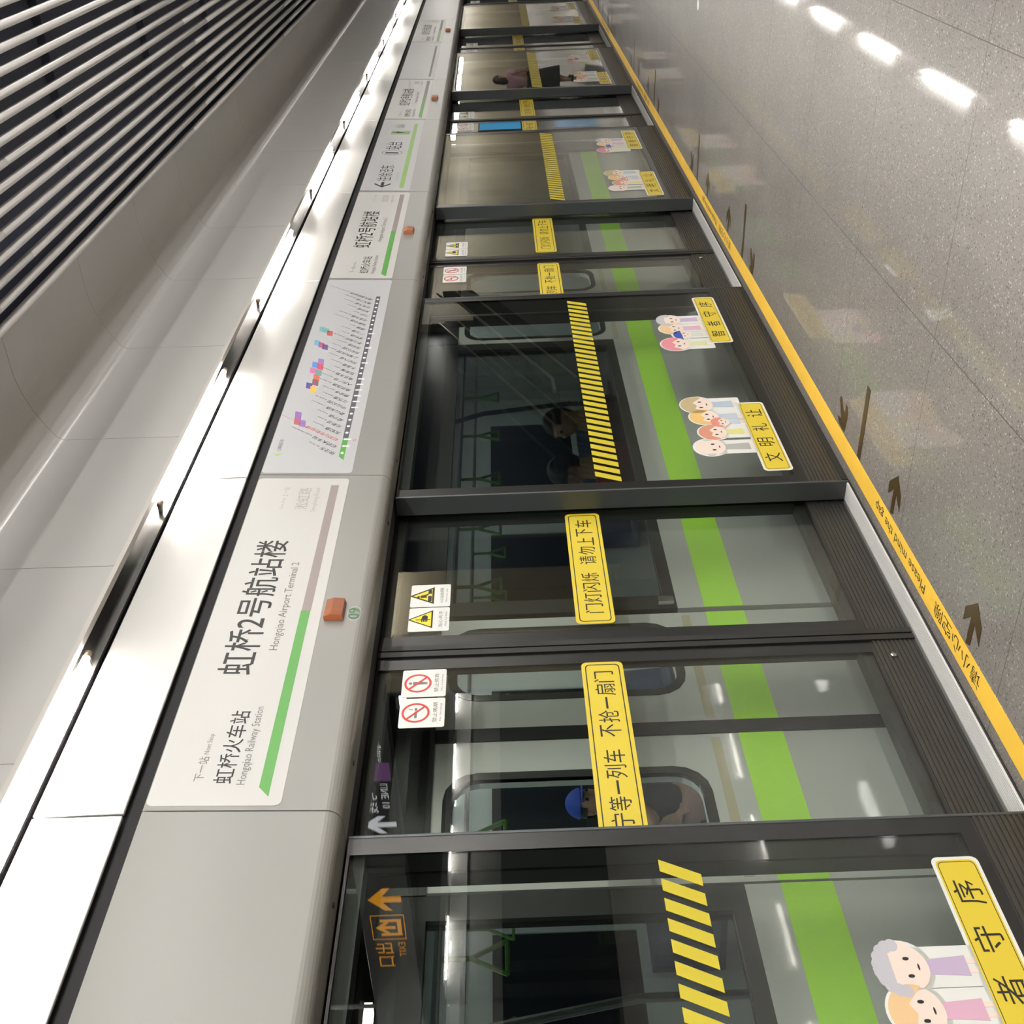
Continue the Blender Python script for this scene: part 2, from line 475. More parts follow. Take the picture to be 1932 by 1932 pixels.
for i in range(29):  # row added to light the core wall and cove; low ones reflect in glass
    y = -7.0 + 3.9 * i; low = 38 < y < 52
    if 14 < y < 26: continue
    lamp(3.7, y, 2.6, 0.20, 3.24 if low else 3.63, 'added hanging strip light over the platform walkway, place %d from the near end' % (i + 1), 'hanging strip lights added over the walkway', drop=0.13, rods=0.48 if low else 0.09)

# ------------------------------------------------------------------ fixed glass screens, sliding doors
XG = lambda z: G
def hazard(y_a, y_b):
    m = MB(); y = y_b
    i = 0
    while y - 0.043 > y_a + 0.06 - 0.01:
        m.flat([(y - 0.06, 1.050), (y - 0.0, 1.170), (y - 0.043, 1.170), (y - 0.103, 1.050)], XG, 0.0015)
        y -= 0.0695
    return m

def panel_frame(m, x0, x1, ya, yb, za, zb, t):
    """rear frame: four bars behind the glass edge"""
    m.box(x0, x1, ya, ya + t, za, zb); m.box(x0, x1, yb - t, yb, za, zb)
    m.box(x0, x1, ya + t, yb - t, za, za + t); m.box(x0, x1, ya + t, yb - t, zb - t, zb)
    return m

def kick(ya, yb, xf, depth, z0, z1, ribs):
    pr = [(xf - depth, z0), (xf, z0)]
    for i in range(ribs):
        a = z0 + (z1 - z0) * i / ribs; b = z0 + (z1 - z0) * (i + 0.62) / ribs; c = z0 + (z1 - z0) * (i + 1) / ribs
        pr += [(xf, a + 0.001), (xf, b), (xf - 0.004, b + 0.001), (xf - 0.004, c - 0.0005)]
    pr += [(xf - 0.004, z1), (xf - depth, z1)]
    return MB().extr_y(pr, ya, yb)

# cartoon people: generic figures drawn as flat shapes on a white die-cut backing
SKIN = mat('cartoon_skin', (0.80, 0.67, 0.59), 0.4)
def cmat(n, c): return mat('cartoon_' + n, c, 0.4)
def cartoon(parent, yb0, yb1, words, people):
    st = bpy.data.objects.new('courtesy_sticker', None); link(st, parent)
    po = parent_world(parent)
    X = lambda z: G
    def B(): return MB(po)
    bk = B()
    bk.flat(rrect(yb0, yb1, 0.226, 0.366, 0.022), X, 0.0012)
    for (cy, cz, r, *_r) in people:
        bk.flat(ell(cy, cz, r + 0.012, r * 0.95 + 0.012), X, 0.0012)
        bk.flat(rrect(cy - r * 0.85, cy + r * 0.85, 0.345, cz, 0.01), X, 0.0012)
    bk.build('backing', M_WHITE, st)
    B().flat(rrect(yb0 + 0.012, yb1 - 0.012, 0.236, 0.356, 0.018), X, 0.0018).build('banner', M_STICK, st)
    B().ring(rrect(yb0 + 0.018, yb1 - 0.018, 0.241, 0.351, 0.016), rrect(yb0 + 0.020, yb1 - 0.020, 0.243, 0.349, 0.015), X, 0.0022).build('border_line', M_INK, st)
    n = len(words); w = (yb1 - yb0 - 0.10) / n
    items = []
    for i, ch in enumerate(words):
        c = yb0 + 0.05 + w * (i + 0.5); items.append((ch, c - 0.042, c + 0.042, 0.256, 0.338))
    lettering(items, M_INK, st, lambda u, v, o: (G + o, u, v), 0.0024, 'lettering', 2)
    for (cy, cz, r, hair, cloth, style) in people:
        f = bpy.data.objects.new('cartoon_figure', None); link(f, st)
        # body
        B().flat([(cy - r * 0.42, 0.385), (cy + r * 0.42, 0.385), (cy + r * 0.30, cz - r * 0.78), (cy - r * 0.30, cz - r * 0.78)], X, 0.0022).build('clothes', cmat('cloth_%d' % (int(cloth[0] * 100) * 10000 + int(cloth[1] * 100) * 100 + int(cloth[2] * 100)), cloth), f)
        lg = B(); lg.flat(rect(cy - r * 0.3, cy - r * 0.08, 0.360, 0.386), X, 0.0021); lg.flat(rect(cy + r * 0.08, cy + r * 0.3, 0.360, 0.386), X, 0.0021)
        lg.build('legs', SKIN, f)
        hm = cmat('hair_%d' % (int(hair[0] * 100) * 10000 + int(hair[1] * 100) * 100 + int(hair[2] * 100)), hair)
        hd = B(); hd.flat(ell(cy, cz, r * 1.0, r * 0.92), X, 0.0024)
        hd.flat(ell(cy - r, cz - 0.2 * r, r * .13, r * .17, 14), X, 0.0023); hd.flat(ell(cy + r, cz - 0.2 * r, r * .13, r * .17, 14), X, 0.0023)
        hd.build('head', SKIN, f)
        hr = B()
        if style == 'bald':
            hr.flat(ell(cy - r * 0.93, cz + r * 0.05, r * 0.12, r * 0.3, 14), X, 0.0028); hr.flat(ell(cy + r * 0.93, cz + r * 0.05, r * 0.12, r * 0.3, 14), X, 0.0028)
        elif style == 'cap':
            hr.flat(ell(cy, cz + r * 0.12, r * 1.04, r * 0.84, 20, 0, 180), X, 0.0028); hr.flat(rrect(cy - r * 1.3, cy + r * 0.3, cz + r * 0.06, cz + r * 0.2, r * .05), X, 0.0029)
        elif style == 'curly':
            for a in range(0, 181, 20):
                hr.flat(ell(cy + r * 0.95 * math.cos(math.radians(a)), cz + r * 0.18 + r * 0.72 * math.sin(math.radians(a)), r * 0.27, r * 0.24, 14), X, 0.0028 + 0.00002 * a / 20)
            hr.flat(ell(cy, cz + r * 0.42, r * 0.92, r * 0.5, 20, 0, 180), X, 0.0032)
        else:
            top = ell(cy, cz + r * 0.02, r * 1.05, r * 0.98, 24, -22, 202)
            fr = [(cy - r * 0.78, cz - r * 0.22), (cy - r * 0.52, cz + r * 0.20), (cy - r * 0.1, cz + r * 0.04), (cy + r * 0.3, cz + r * 0.24), (cy + r * 0.80, cz - r * 0.22)]
            hr.flat(top + fr, X, 0.0028)
        hr.build('hair', hm, f)
        ey = B(); ey.flat(ell(cy - r * 0.36, cz - r * 0.18, r * 0.07, r * 0.12, 12), X, 0.0034); ey.flat(ell(cy + r * 0.36, cz - r * 0.18, r * 0.07, r * 0.12, 12), X, 0.0034)
        ey.flat(ell(cy, cz - r * 0.55, r * 0.14, r * 0.035, 12), X, 0.0034)
        ey.build('face_lines', M_INK, f)
    return st

def make_fixed(ya):
    """fixed glass screen from ya to ya + 2.54"""
    yb = ya + 2.54; L = yb - ya
    t = empty('glass_screen', (G, ya, 0))
    po = (G, ya, 0)
    gl = MB(po).box(G - 0.006, G, ya + 0.012, yb - 0.012, 0.19, 2.113).build('glass_pane', M_GLASS, t)
    X = lambda z: G
    MB(po).ring(rect(ya + 0.004, yb - 0.004, 0.19, 2.113), rect(ya + 0.075, yb - 0.075, 0.237, 2.104), X, 0.0009, 0.0008).build('black_border', M_BLACK, t)
    panel_frame(MB(po), G - 0.095, G - 0.016, ya + 0.012, yb - 0.012, 0.19, 2.113, 0.055).build('rear_frame', M_FRAME, t)
    for a in (0, 1):
        y = ya if a == 0 else yb - 0.012
        MB(po).box(G - 0.098, G + 0.004, y, y + 0.012, 0.0, 2.116).build('jamb', M_JAMB, t, bevel=0.004)
    kick(0.012, L - 0.012, 0.002, 0.092, 0.03, 0.19, 9).build('kick_plate', M_KICK, t)
    MB(po).box(G - 0.092, G + 0.006, ya + 0.012, yb - 0.012, 0.0, 0.03).build('plinth', M_SEAL, t)
    m = hazard(ya + 0.085, yb - 0.135); m.off = Vector(po)
    for v in m.bm.verts: v.co -= Vector(po)
    m.build('hazard_strip', M_HAZ, t)
    cartoon(t, ya + 0.125, ya + 0.85, '文明礼让', [
        (ya + 0.375, 0.580, 0.080, (0.55, 0.55, 0.53), (0.42, 0.42, 0.40), 'bald'),
        (ya + 0.530, 0.540, 0.074, (0.66, 0.29, 0.20), (0.70, 0.68, 0.25), 'long'),
        (ya + 0.635, 0.487, 0.050, (0.68, 0.25, 0.20), (0.50, 0.55, 0.66), 'long'),
        (ya + 0.700, 0.555, 0.078, (0.76, 0.50, 0.17), (0.48, 0.54, 0.62), 'short'),
        (ya + 0.840, 0.572, 0.088, (0.50, 0.40, 0.22), (0.42, 0.50, 0.60), 'short')])
    cartoon(t, ya + 1.645, ya + 2.375, '智者守序', [
        (ya + 1.645, 0.568, 0.088, (0.72, 0.25, 0.30), (0.66, 0.68, 0.40), 'long'),
        (ya + 1.780, 0.510, 0.058, (0.04, 0.09, 0.42), (0.60, 0.62, 0.55), 'cap'),
        (ya + 1.880, 0.560, 0.076, (0.76, 0.52, 0.28), (0.66, 0.40, 0.52), 'short'),
        (ya + 2.010, 0.558, 0.074, (0.50, 0.49, 0.53), (0.50, 0.40, 0.56), 'curly')])
    return t

XD = -2.775
FD = lambda u, v, o: (XD + o, u, v)
def sticker_label(t, po, ya, yb, za, zb, pic, zh, en, name):
    s = bpy.data.objects.new(name, None); link(s, t)
    X = lambda z: XD
    MB(po).flat(rrect(ya, yb, za, zb, 0.008), X, 0.0012).build('label_card', M_WHITE, s)
    cy = (ya + yb) / 2; cz = za + (zb - za) * 0.64; r = (zb - za) * 0.31
    if pic in ('hand', 'gap'):
        def tri(k): return [(cy - k * r * 1.15, cz - k * r * 0.75), (cy + k * r * 1.15, cz - k * r * 0.75), (cy, cz + k * r * 1.25)]
        MB(po).flat(tri(1.0), X, 0.0018).build('triangle', mat('warn_yellow', (0.85, 0.66, 0.03), 0.4), s)
        MB(po).ring(tri(1.0), tri(0.84 if pic == 'hand' else 0.78), X, 0.0022).build('triangle_rim', M_INK, s)
        p = MB(po)
        if pic == 'hand':
            p.flat(rect(cy - 0.004, cy, cz - r * 0.55, cz + r * 0.6), X, 0.0022)
            p.flat(ell(cy + 0.012, cz - r * 0.12, r * 0.30, r * 0.24, 16), X, 0.0022)
            for q in range(4): p.flat(rrect(cy - 0.016, cy + 0.008, cz - r * 0.34 + q * 0.007, cz - r * 0.34 + q * 0.007 + 0.005, 0.002), X, 0.0023)
        else:
            p.flat(rect(cy - r * 0.8, cy - r * 0.05, cz - r * 0.55, cz - r * 0.25), X, 0.0022); p.flat(rect(cy + r * 0.25, cy + r * 0.8, cz - r * 0.55, cz - r * 0.25), X, 0.0022)
            p.flat(ell(cy - r * 0.15, cz + r * 0.52, r * 0.12, r * 0.12, 14), X, 0.0022)
            p.flat([(cy - r * 0.3, cz + r * 0.35), (cy + r * 0.02, cz + r * 0.38), (cy + r * 0.12, cz), (cy + r * 0.3, cz - r * 0.3), (cy + r * 0.18, cz - r * 0.32), (cy - r * 0.05, cz - r * 0.1), (cy - r * 0.25, cz - r * 0.2)], X, 0.0022)
        p.build('pictogram', M_INK, s)
    else:
        ringo = ell(cy, cz, r, r, 32); ringi = ell(cy, cz, r * 0.84, r * 0.84, 32)
        p = MB(po)
        if pic == 'lean':
            p.flat(ell(cy, cz + r * 0.55, r * 0.13, r * 0.13, 14), X, 0.0016)
            p.flat([(cy - r * 0.16, cz + r * 0.36), (cy + r * 0.16, cz + r * 0.36), (cy + r * 0.12, cz - r * 0.7), (cy + r * 0.02, cz - r * 0.7), (cy, cz - r * 0.1), (cy - r * 0.02, cz - r * 0.7), (cy - r * 0.12, cz - r * 0.7)], X, 0.0016)
        else:
            p.flat(rect(cy - r * 0.55, cy + r * 0.15, cz - r * 0.10, cz + r * 0.08), X, 0.0016); p.flat(rect(cy + r * 0.22, cy + r * 0.5, cz - r * 0.10, cz + r * 0.08), X, 0.0016)
            p.flat([(cy + r * 0.3, cz + r * 0.2), (cy + r * 0.36, cz + r * 0.2), (cy + r * 0.42, cz + r * 0.5), (cy + r * 0.36, cz + r * 0.5)], X, 0.0016)
        p.build('pictogram', M_INKG, s)
        q = MB(po); q.ring(ringo, ringi, X, 0.0022)
        a = math.radians(-45); d = r * 0.86; h = r * 0.075
        ux, uz = math.cos(a), math.sin(a)
        q.flat([(cy - ux * d - uz * h, cz - uz * d + ux * h), (cy - ux * d + uz * h, cz - uz * d - ux * h), (cy + ux * d + uz * h, cz + uz * d - ux * h), (cy + ux * d - uz * h, cz + uz * d + ux * h)], X, 0.0024)
        q.build('prohibition_ring', M_RED, s)
    w = yb - ya
    lettering([(zh, ya + w * 0.16, yb - w * 0.16, za + (zb - za) * 0.165, za + (zb - za) * 0.265), (en, ya + w * 0.2, yb - w * 0.2, za + (zb - za) * 0.06, za + (zb - za) * 0.115)],
              M_INKG, s, FD, 0.0018, 'lettering', 1)

def make_leaf(k, far):
    """sliding leaf; far = the leaf beyond the seam"""
    seam = 3.412 + PITCH * k
    ya, yb = (seam + 0.004, seam + 1.075) if far else (seam - 1.075, seam - 0.004)
    t = empty('sliding_door', (XD, ya, 0)); po = (XD, ya, 0)
    X = lambda z: XD
    MB(po).box(XD - 0.006, XD, ya, yb, 0.186, 2.120).build('glass_pane', M_GLASS, t)
    ia, ib = (ya + 0.098, yb - 0.05) if far else (ya + 0.05, yb - 0.098)
    MB(po).ring(rect(ya, yb, 0.186, 2.120), rect(ia, ib, 0.196, 2.112), X, 0.0009, 0.0008).build('black_border', M_BLACK, t)
    panel_frame(MB(po), XD - 0.075, XD - 0.014, ya, yb, 0.186, 2.120, 0.05).build('rear_frame', M_FRAME, t)
    kick(0, yb - ya, 0.004, 0.05, 0.012, 0.186, 10).build('kick_plate', M_KICK, t)
    # seam buffer
    y = ya if far else yb - 0.03
    MB(po).box(XD - 0.03, XD + 0.010, y, y + 0.03, 0.012, 2.12).build('seam_buffer', M_SEAL, t)
    base = PITCH * k
    if far:
        a, b = 3.555 + base, 4.392 + base; words = '门灯闪烁 请勿上下车'; ta, tb = a + 0.065, b - 0.05
    else:
        a, b = 2.425 + base, 3.312 + base; words = '宁等一列车 不抢一扇门'; ta, tb = a + 0.05, b - 0.05
    st = bpy.data.objects.new('warning_sticker', None); link(st, t)
    MB(po).flat(rrect(a, b, 1.167, 1.327, 0.022), X, 0.0012).build('sticker_film', M_STICK, st)
    MB(po).ring(rrect(a + 0.014, b - 0.014, 1.181, 1.313, 0.018), rrect(a + 0.018, b - 0.018, 1.185, 1.309, 0.016), X, 0.0016).build('border_line', M_INK, st)
    # characters keep one size; the gap in the middle is a space
    n_ = len(words); cw = (tb - ta) / (n_ - 0.25); items = []; y = ta
    for ch in words:
        if ch == ' ': y += cw * 0.75; continue
        if ch == '一': items.append((ch, y + cw * 0.06, y + cw * 0.92, 1.243, 1.251))
        else: items.append((ch, y + cw * 0.06, y + cw * 0.92, 1.208, 1.284))
        y += cw
    lettering(items, M_INK, st, FD, 0.0018, 'lettering', 3)
    if far:
        sticker_label(t, po, 3.545 + base, 3.703 + base, 1.846, 2.014, 'hand', '当心夹手', 'Watch Your Hands', 'pinch_warning_label')
        sticker_label(t, po, 3.709 + base, 3.866 + base, 1.846, 2.014, 'gap', '小心站台间隙', 'Mind the Gap', 'gap_warning_label')
    else:
        sticker_label(t, po, 2.984 + base, 3.141 + base, 1.846, 2.014, 'smoke', '禁止吸烟', 'No Smoking', 'smoking_ban_label')
        sticker_label(t, po, 3.149 + base, 3.305 + base, 1.846, 2.014, 'lean', '禁止倚靠', 'No Leaning', 'leaning_ban_label')
        MB(po).tube((XD + 0.003, 3.285 + base, 0.125), (XD + 0.011, 3.285 + base, 0.125), 0.013, 16).build('lock', M_CHROME, t, smooth=True)
    return t

SCREEN_LAB = ['nearest glass screen with hazard stripes, cut off by the bottom of the photo',
              'glass screen below the route map, between the first and second sliding doors',
              'glass screen below the direction sign, between the second and third sliding doors',
              'glass screen between the third and fourth sliding doors, reflecting a person in pink',
              'glass screen just before the top edge of the photo, beyond the fourth sliding doors',
              'farthest glass screen, beyond the fifth sliding doors']
f0 = make_fixed(Y1 - PITCH)
for i in range(NDOOR + 1):
    o = f0 if i == 0 else copy_tree(f0)
    o.location.y = Y1 - PITCH + PITCH * i
    tag(o, SCREEN_LAB[i], 'glass screen', 'fixed glass screens of the platform edge')
DOORN = ['first', 'second', 'third', 'fourth', 'fifth']
dn = make_leaf(0, False); df = make_leaf(0, True)
for k in range(NDOOR):
    for src, far in ((dn, False), (df, True)):
        o = src if k == 0 else copy_tree(src)
        o.location.y = src.location.y + (PITCH * k if k else 0)
        lab = ('near leaf of the %s pair of sliding doors, its yellow sticker half hidden by the jamb' if not far else 'far leaf of the %s pair of sliding doors, with two yellow warning triangles at its top') % DOORN[k]
        tag(o, lab, 'sliding door', 'sliding platform door leaves')

# thresholds
for k in range(NDOOR):
    ya = Y0 + PITCH * k
    t = empty('door_sill', (G, ya, 0), 'ribbed silver threshold in front of the %s pair of sliding doors' % DOORN[k], 'threshold', 'silver door thresholds')
    pr = [(-0.093, 0.0005)]
    for i in range(9):
        a = -0.093 + 0.090 * i / 9
        pr += [(a, 0.010), (a + 0.0075, 0.010), (a + 0.008, 0.0085), (a + 0.0098, 0.0085)]
    pr += [(-0.003, 0.0005)]
    MB().extr_y(pr, 0.002, Y1 - Y0 - 0.002).build('ribbed_plate', M_SILL, t)
    MB().box(-0.112, -0.0935, 0.002, Y1 - Y0 - 0.002, 0.0005, 0.012).build('guide_rail', mat('rail_grey', (0.30, 0.31, 0.29), 0.4, metal=0.4), t)
    MB().box(-0.0025, 0.008, 0.0, Y1 - Y0, 0.0002, 0.004).build('edge_joint', M_SEAL, t)

# ------------------------------------------------------------------ header fascias
def fx(z): return -2.516 + (z - 2.16) * (0.026 / 0.555)
FF = lambda u, v, o: (fx(v) + o, u, v)
def fascia_profile():
    out = [(fx(2.715), 2.715), (fx(2.30), 2.30), (fx(2.165), 2.165)]
    for i in range(1, 8):
        a = math.radians(90 * i / 7); out.append((-2.516 - 0.052 * (1 - math.cos(a)), 2.165 - 0.045 * math.sin(a)))
    out.append((-2.655, 2.119))
    inn = [(-2.655, 2.126), (-2.57, 2.127), (-2.53, 2.165), (fx(2.715) - 0.012, 2.715)]
    return out + inn
STRIPES = []
def make_fascia(ya, yb, lab):
    t = empty('fascia_panel', (0, ya, 2.12), lab, 'fascia panel', 'lower fascia panels above the screen doors')
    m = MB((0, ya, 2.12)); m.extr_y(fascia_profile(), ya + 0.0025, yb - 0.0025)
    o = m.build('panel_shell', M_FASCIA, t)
    for p in o.data.polygons: p.use_smooth = False
    for y in (ya + 0.28, yb - 0.28):
        MB((0, ya, 2.12)).tube((-2.600, y, 2.1205), (-2.600, y, 2.1165), 0.009, 12).build('screw', M_BLACK, t)
    return t
def board(t, po, ya, yb, za, zb, m=None):
    b = MB(po).flat(rrect(ya, yb, za, zb, 0.02), fx, 0.0016, 0.0014).build('sign_board', m or M_BOARD, t)
    return b
def station_sign(t, ya):
    """printed film on the fascia above a pair of doors; ya is the panel's near end"""
    po = parent_world(t); s = ya - 2.36
    b = board(t, po, ya + 0.02, ya + 1.985, 2.304, 2.712)
    MB(po).flat([(s + 2.455, 2.382), (s + 2.415, 2.347), (s + 3.355, 2.347), (s + 3.355, 2.382)], fx, 0.0022).build('green_stripe', M_GREEN, b)
    MB(po).flat(rect(s + 3.355, s + 4.285, 2.345, 2.380), fx, 0.0022).build('mauve_stripe', M_PURPLEGREY, b)
    lettering([('虹桥2号航站楼', s + 2.985, s + 3.835, 2.497, 2.627)], M_INK, b, FF, 0.0022, 'lettering', 4, False, 0.006)
    lettering([('Hongqiao Airport Terminal 2', s + 3.12, s + 3.675, 2.424, 2.464), ('Hongqiao Railway Station', s + 2.465, s + 2.82, 2.420, 2.455)], M_INKG, b, FF, 0.0022, 'lettering', 2)
    lettering([('虹桥火车站', s + 2.47, s + 2.80, 2.467, 2.530)], M_INK, b, FF, 0.0022, 'lettering', 3, False, 0.006)
    lettering([('下一站', s + 2.48, s + 2.587, 2.560, 2.592), ('Next Stop', s + 2.597, s + 2.69, 2.562, 2.583)], M_INKG, b, FF, 0.0022, 'lettering', 2)
    lettering([('淞虹路', s + 4.08, s + 4.26, 2.461, 2.517), ('Songhong Road', s + 4.06, s + 4.26, 2.419, 2.445), ('上一站', s + 4.185, s + 4.265, 2.559, 2.587), ('Last Stop', s + 4.085, s + 4.175, 2.563, 2.581)], M_INKL, b, FF, 0.0022, 'lettering', 2)
def indicator(t, ya, num):
    po = parent_world(t); s = ya - 2.36
    l = bpy.data.objects.new('door_indicator_lamp', None); link(l, t)
    X = fx
    a, b_, za, zb = s + 3.295, s + 3.405, 2.216, 2.289
    m = MB(po); xb = fx(2.25)
    # wedge shaped lens with a ridge
    pr = [(xb, za), (xb + 0.026, za + 0.004), (xb + 0.032, za + 0.045), (xb + 0.022, zb), (xb, zb)]
    m.extr_y(pr, a, a + 0.040); m.build('amber_lens', M_ORANGE, l)
    m = MB(po); pr2 = [(xb, za), (xb + 0.022, za + 0.004), (xb + 0.027, za + 0.045), (xb + 0.018, zb), (xb, zb)]
    m.extr_y(pr2, a + 0.0405, b_); m.build('lens_cover', mat('amber_cover', (0.26, 0.075, 0.025), 0.35), l)
    if num:
        MB(po).ring(ell(s + 3.340, 2.180, 0.042, 0.026, 30), ell(s + 3.340, 2.180, 0.041, 0.0252, 30), fx, 0.0006, 0.0005).build('number_film', M_WHITE, l)
        lettering([(num, s + 3.307, s + 3.372, 2.160, 2.202)], mat('number_green', (0.02, 0.16, 0.05), 0.4), l, FF, 0.0012, 'number', 3)

near = make_fascia(-0.175, 2.36, 'blank off-white fascia panel nearest the camera, cut off by the bottom of the photo')
d0 = make_fascia(2.36, 4.38, 'fascia panel with the largest station name sign, above the first sliding doors')
station_sign(d0, 2.36); indicator(d0, 2.36, '09')
for i in range(1, NDOOR):
    o = copy_tree(d0)
    o.location.y = 2.36 + PITCH * i
    for ch in list(o.children):
        if ch.name.startswith('door_indicator'):
            for c in list(ch.children):
                if c.name.startswith(('number', 'number_film')): bpy.data.objects.remove(c)
    o['label'] = 'fascia panel with a station name sign and small red lamp, above the %s sliding doors' % DOORN[i]

# route map above the first fixed screen
ymap = 4.38
mp = make_fascia(4.38, 6.92, 'fascia panel carrying the route map with coloured line tags')
po = parent_world(mp)
b = board(mp, po, 4.395, 6.905, 2.300, 2.712, M_BOARD2)
MB(po).flat([(4.55, 2.377), (4.515, 2.351), (4.735, 2.351), (4.735, 2.377)], fx, 0.0022).build('green_line', M_GREEN, b)
MB(po).flat(rect(4.735, 6.61, 2.352, 2.378), fx, 0.0022).build('route_line', M_MAPDARK, b)
names = ['徐泾东', '虹桥火车站', '虹桥2号航站楼', '淞虹路', '北新泾', '威宁路', '娄山关路', '中山公园', '江苏路', '静安寺', '南京西路', '人民广场', '南京东路', '陆家嘴', '东昌路',
         '世纪大道', '上海科技馆', '世纪公园', '龙阳路', '张江高科', '金科路', '广兰路', '唐镇', '创新中路', '华夏东路', '川沙', '凌空路', '远东大道', '海天三路', '浦东国际机场']
eng = ['East Xujing', 'Hongqiao Railway Station', 'Hongqiao Airport Terminal 2', 'Songhong Road', 'Beixinjing', 'Weining Road', 'Loushanguan Road', 'Zhongshan Park', 'Jiangsu Road', "Jing'an Temple",
       'West Nanjing Road', "People's Square", 'East Nanjing Road', 'Lujiazui', 'Dongchang Road', 'Century Avenue', 'Shanghai Science Museum', 'Century Park', 'Longyang Road', 'Zhangjiang High Technology Park',
       'Jinke Road', 'Guanglan Road', 'Tang Town', 'Middle Chuangxin Road', 'East Huaxia Road', 'Chuansha', 'Lingkong Road', 'Yuandong Avenue', 'Haitiansan Road', 'Pudong International Airport']
change = {1, 2, 7, 8, 9, 10, 11, 12, 15, 18, 21}
ang = math.radians(50)
for i, (zh_, en_) in enumerate(zip(names, eng)):
    y = 4.583 + i * 0.0682
    MB(po).flat(rrect(y - 0.007, y + 0.007, 2.336, 2.373, 0.006) if i in change else ell(y, 2.3645, 0.010, 0.008, 14), fx, 0.0028).build('station_dot', M_WHITE, b)
    L = 0.032 * len(zh_); ca, sa = math.cos(ang), math.sin(ang)
    lettering([(zh_, y, y + L, 2.392, 2.418, ang), (en_, y + (L + 0.012) * ca, y + (L + 0.012) * ca + 0.0062 * len(en_), 2.394 + (L + 0.012) * sa, 2.394 + (L + 0.012) * sa + 0.012, ang)],
              M_RED if i == 2 else M_INK, b, FF, 0.0022, 'station_label', 1, True)
lettering([('本站', 4.700, 4.725, 2.312, 2.328)], M_RED, b, FF, 0.0022, 'lettering', 2)
def tagsq(y, z, c, w=0.078, h=0.040):
    MB(po).flat([(y - w / 2 - 0.004, z - h / 2), (y + w / 2 - 0.012, z - h / 2 + 0.006), (y + w / 2 + 0.004, z + h / 2), (y - w / 2 + 0.012, z + h / 2 - 0.006)], fx, 0.0022).build('line_tag', mat('tag_%02x%02x%02x' % tuple(int(q * 255) for q in c), c, 0.4), b)
for y, z, c in [(4.905, 2.622, (0.45, 0.10, 0.13)), (4.885, 2.595, (0.30, 0.16, 0.42)), (4.975, 2.628, (0.28, 0.14, 0.45)), (5.27, 2.593, (0.80, 0.50, 0.06)), (5.315, 2.620, (0.10, 0.07, 0.30)),
                (5.355, 2.593, (0.25, 0.10, 0.13)), (5.415, 2.595, (0.62, 0.14, 0.07)), (5.505, 2.625, (0.55, 0.16, 0.36)), (5.48, 2.592, (0.16, 0.30, 0.32)), (5.58, 2.623, (0.10, 0.26, 0.62)), (5.555, 2.592, (0.60, 0.07, 0.10)),
                (5.622, 2.597, (0.32, 0.17, 0.45)), (5.88, 2.652, (0.15, 0.40, 0.58)), (5.85, 2.625, (0.48, 0.10, 0.22)), (5.822, 2.600, (0.16, 0.09, 0.30)), (6.08, 2.648, (0.20, 0.45, 0.46)), (6.06, 2.622, (0.20, 0.45, 0.46)), (6.02, 2.597, (0.62, 0.09, 0.07))]:
    tagsq(y, z, c)
lettering([('上海轨道交通', 4.60, 4.715, 2.657, 2.678)], M_INKG, b, FF, 0.0022, 'lettering', 1)
MB(po).flat([(4.553, 2.667), (4.578, 2.690), (4.572, 2.670), (4.598, 2.667), (4.572, 2.664), (4.578, 2.644)], fx, 0.0022).build('logo', mat('logo_green', (0.35, 0.55, 0.12), 0.4), b)

# direction sign above the second fixed screen
dr = make_fascia(8.94, 11.48, 'fascia panel with the platform direction sign, black arrow and green band')
po = parent_world(dr)
b = board(dr, po, 8.955, 11.44, 2.31, 2.712, M_BOARD2)
MB(po).flat(rect(9.04, 11.28, 2.366, 2.402), fx, 0.0022).build('green_line', mat('band_green', (0.24, 0.45, 0.10), 0.4), b)
MB(po).flat([(9.045, 2.545), (9.135, 2.612), (9.165, 2.612), (9.095, 2.557), (9.20, 2.557), (9.20, 2.533), (9.095, 2.533), (9.165, 2.478), (9.135, 2.478)], fx, 0.0022).build('arrow', M_INK, b)
lettering([('往徐泾东', 9.235, 9.72, 2.484, 2.606), ('站台', 10.27, 10.545, 2.466, 2.612)], M_INK, b, FF, 0.0022, 'lettering', 2)
m = MB(po); m.ring(ell(10.155, 2.541, 0.078, 0.092, 32), ell(10.155, 2.541, 0.074, 0.088, 32), fx, 0.0022); m.build('circle', M_INK, b)
lettering([('1', 10.13, 10.17, 2.485, 2.60)], M_INK, b, FF, 0.0022, 'lettering', 2)
lettering([('To East Xujing', 9.24, 9.50, 2.425, 2.455), ('全自动扶梯', 11.09, 11.25, 2.49, 2.58)], M_INKL, b, FF, 0.0022, 'lettering', 1)
MB(po).flat(rect(10.84, 10.985, 2.425, 2.605), fx, 0.0022).build('green_box', mat('band_green', (0.24, 0.45, 0.10), 0.4), b)
MB(po).flat([(10.885, 2.56), (10.92, 2.46), (10.955, 2.56), (10.93, 2.545), (10.93, 2.59), (10.91, 2.59), (10.91, 2.545)], fx, 0.0028).build('box_arrow', M_INK, b)
# remaining fascias
for i, lab in ((2, 'fascia panel with a washed out map above the fourth glass screen'), (3, 'blank fascia panel beyond the fourth sliding doors'), (4, 'farthest blank fascia panel, beyond the fifth sliding doors')):
    o = make_fascia(4.38 + PITCH * i, 6.92 + PITCH * i, lab); po = parent_world(o)
    if i == 2:
        b = board(o, po, 4.40 + PITCH * i, 6.90 + PITCH * i, 2.31, 2.712, M_BOARD2)
        MB(po).flat(rect(4.55 + PITCH * i, 6.6 + PITCH * i, 2.352, 2.378), fx, 0.0022).build('route_line', M_INKL, b)

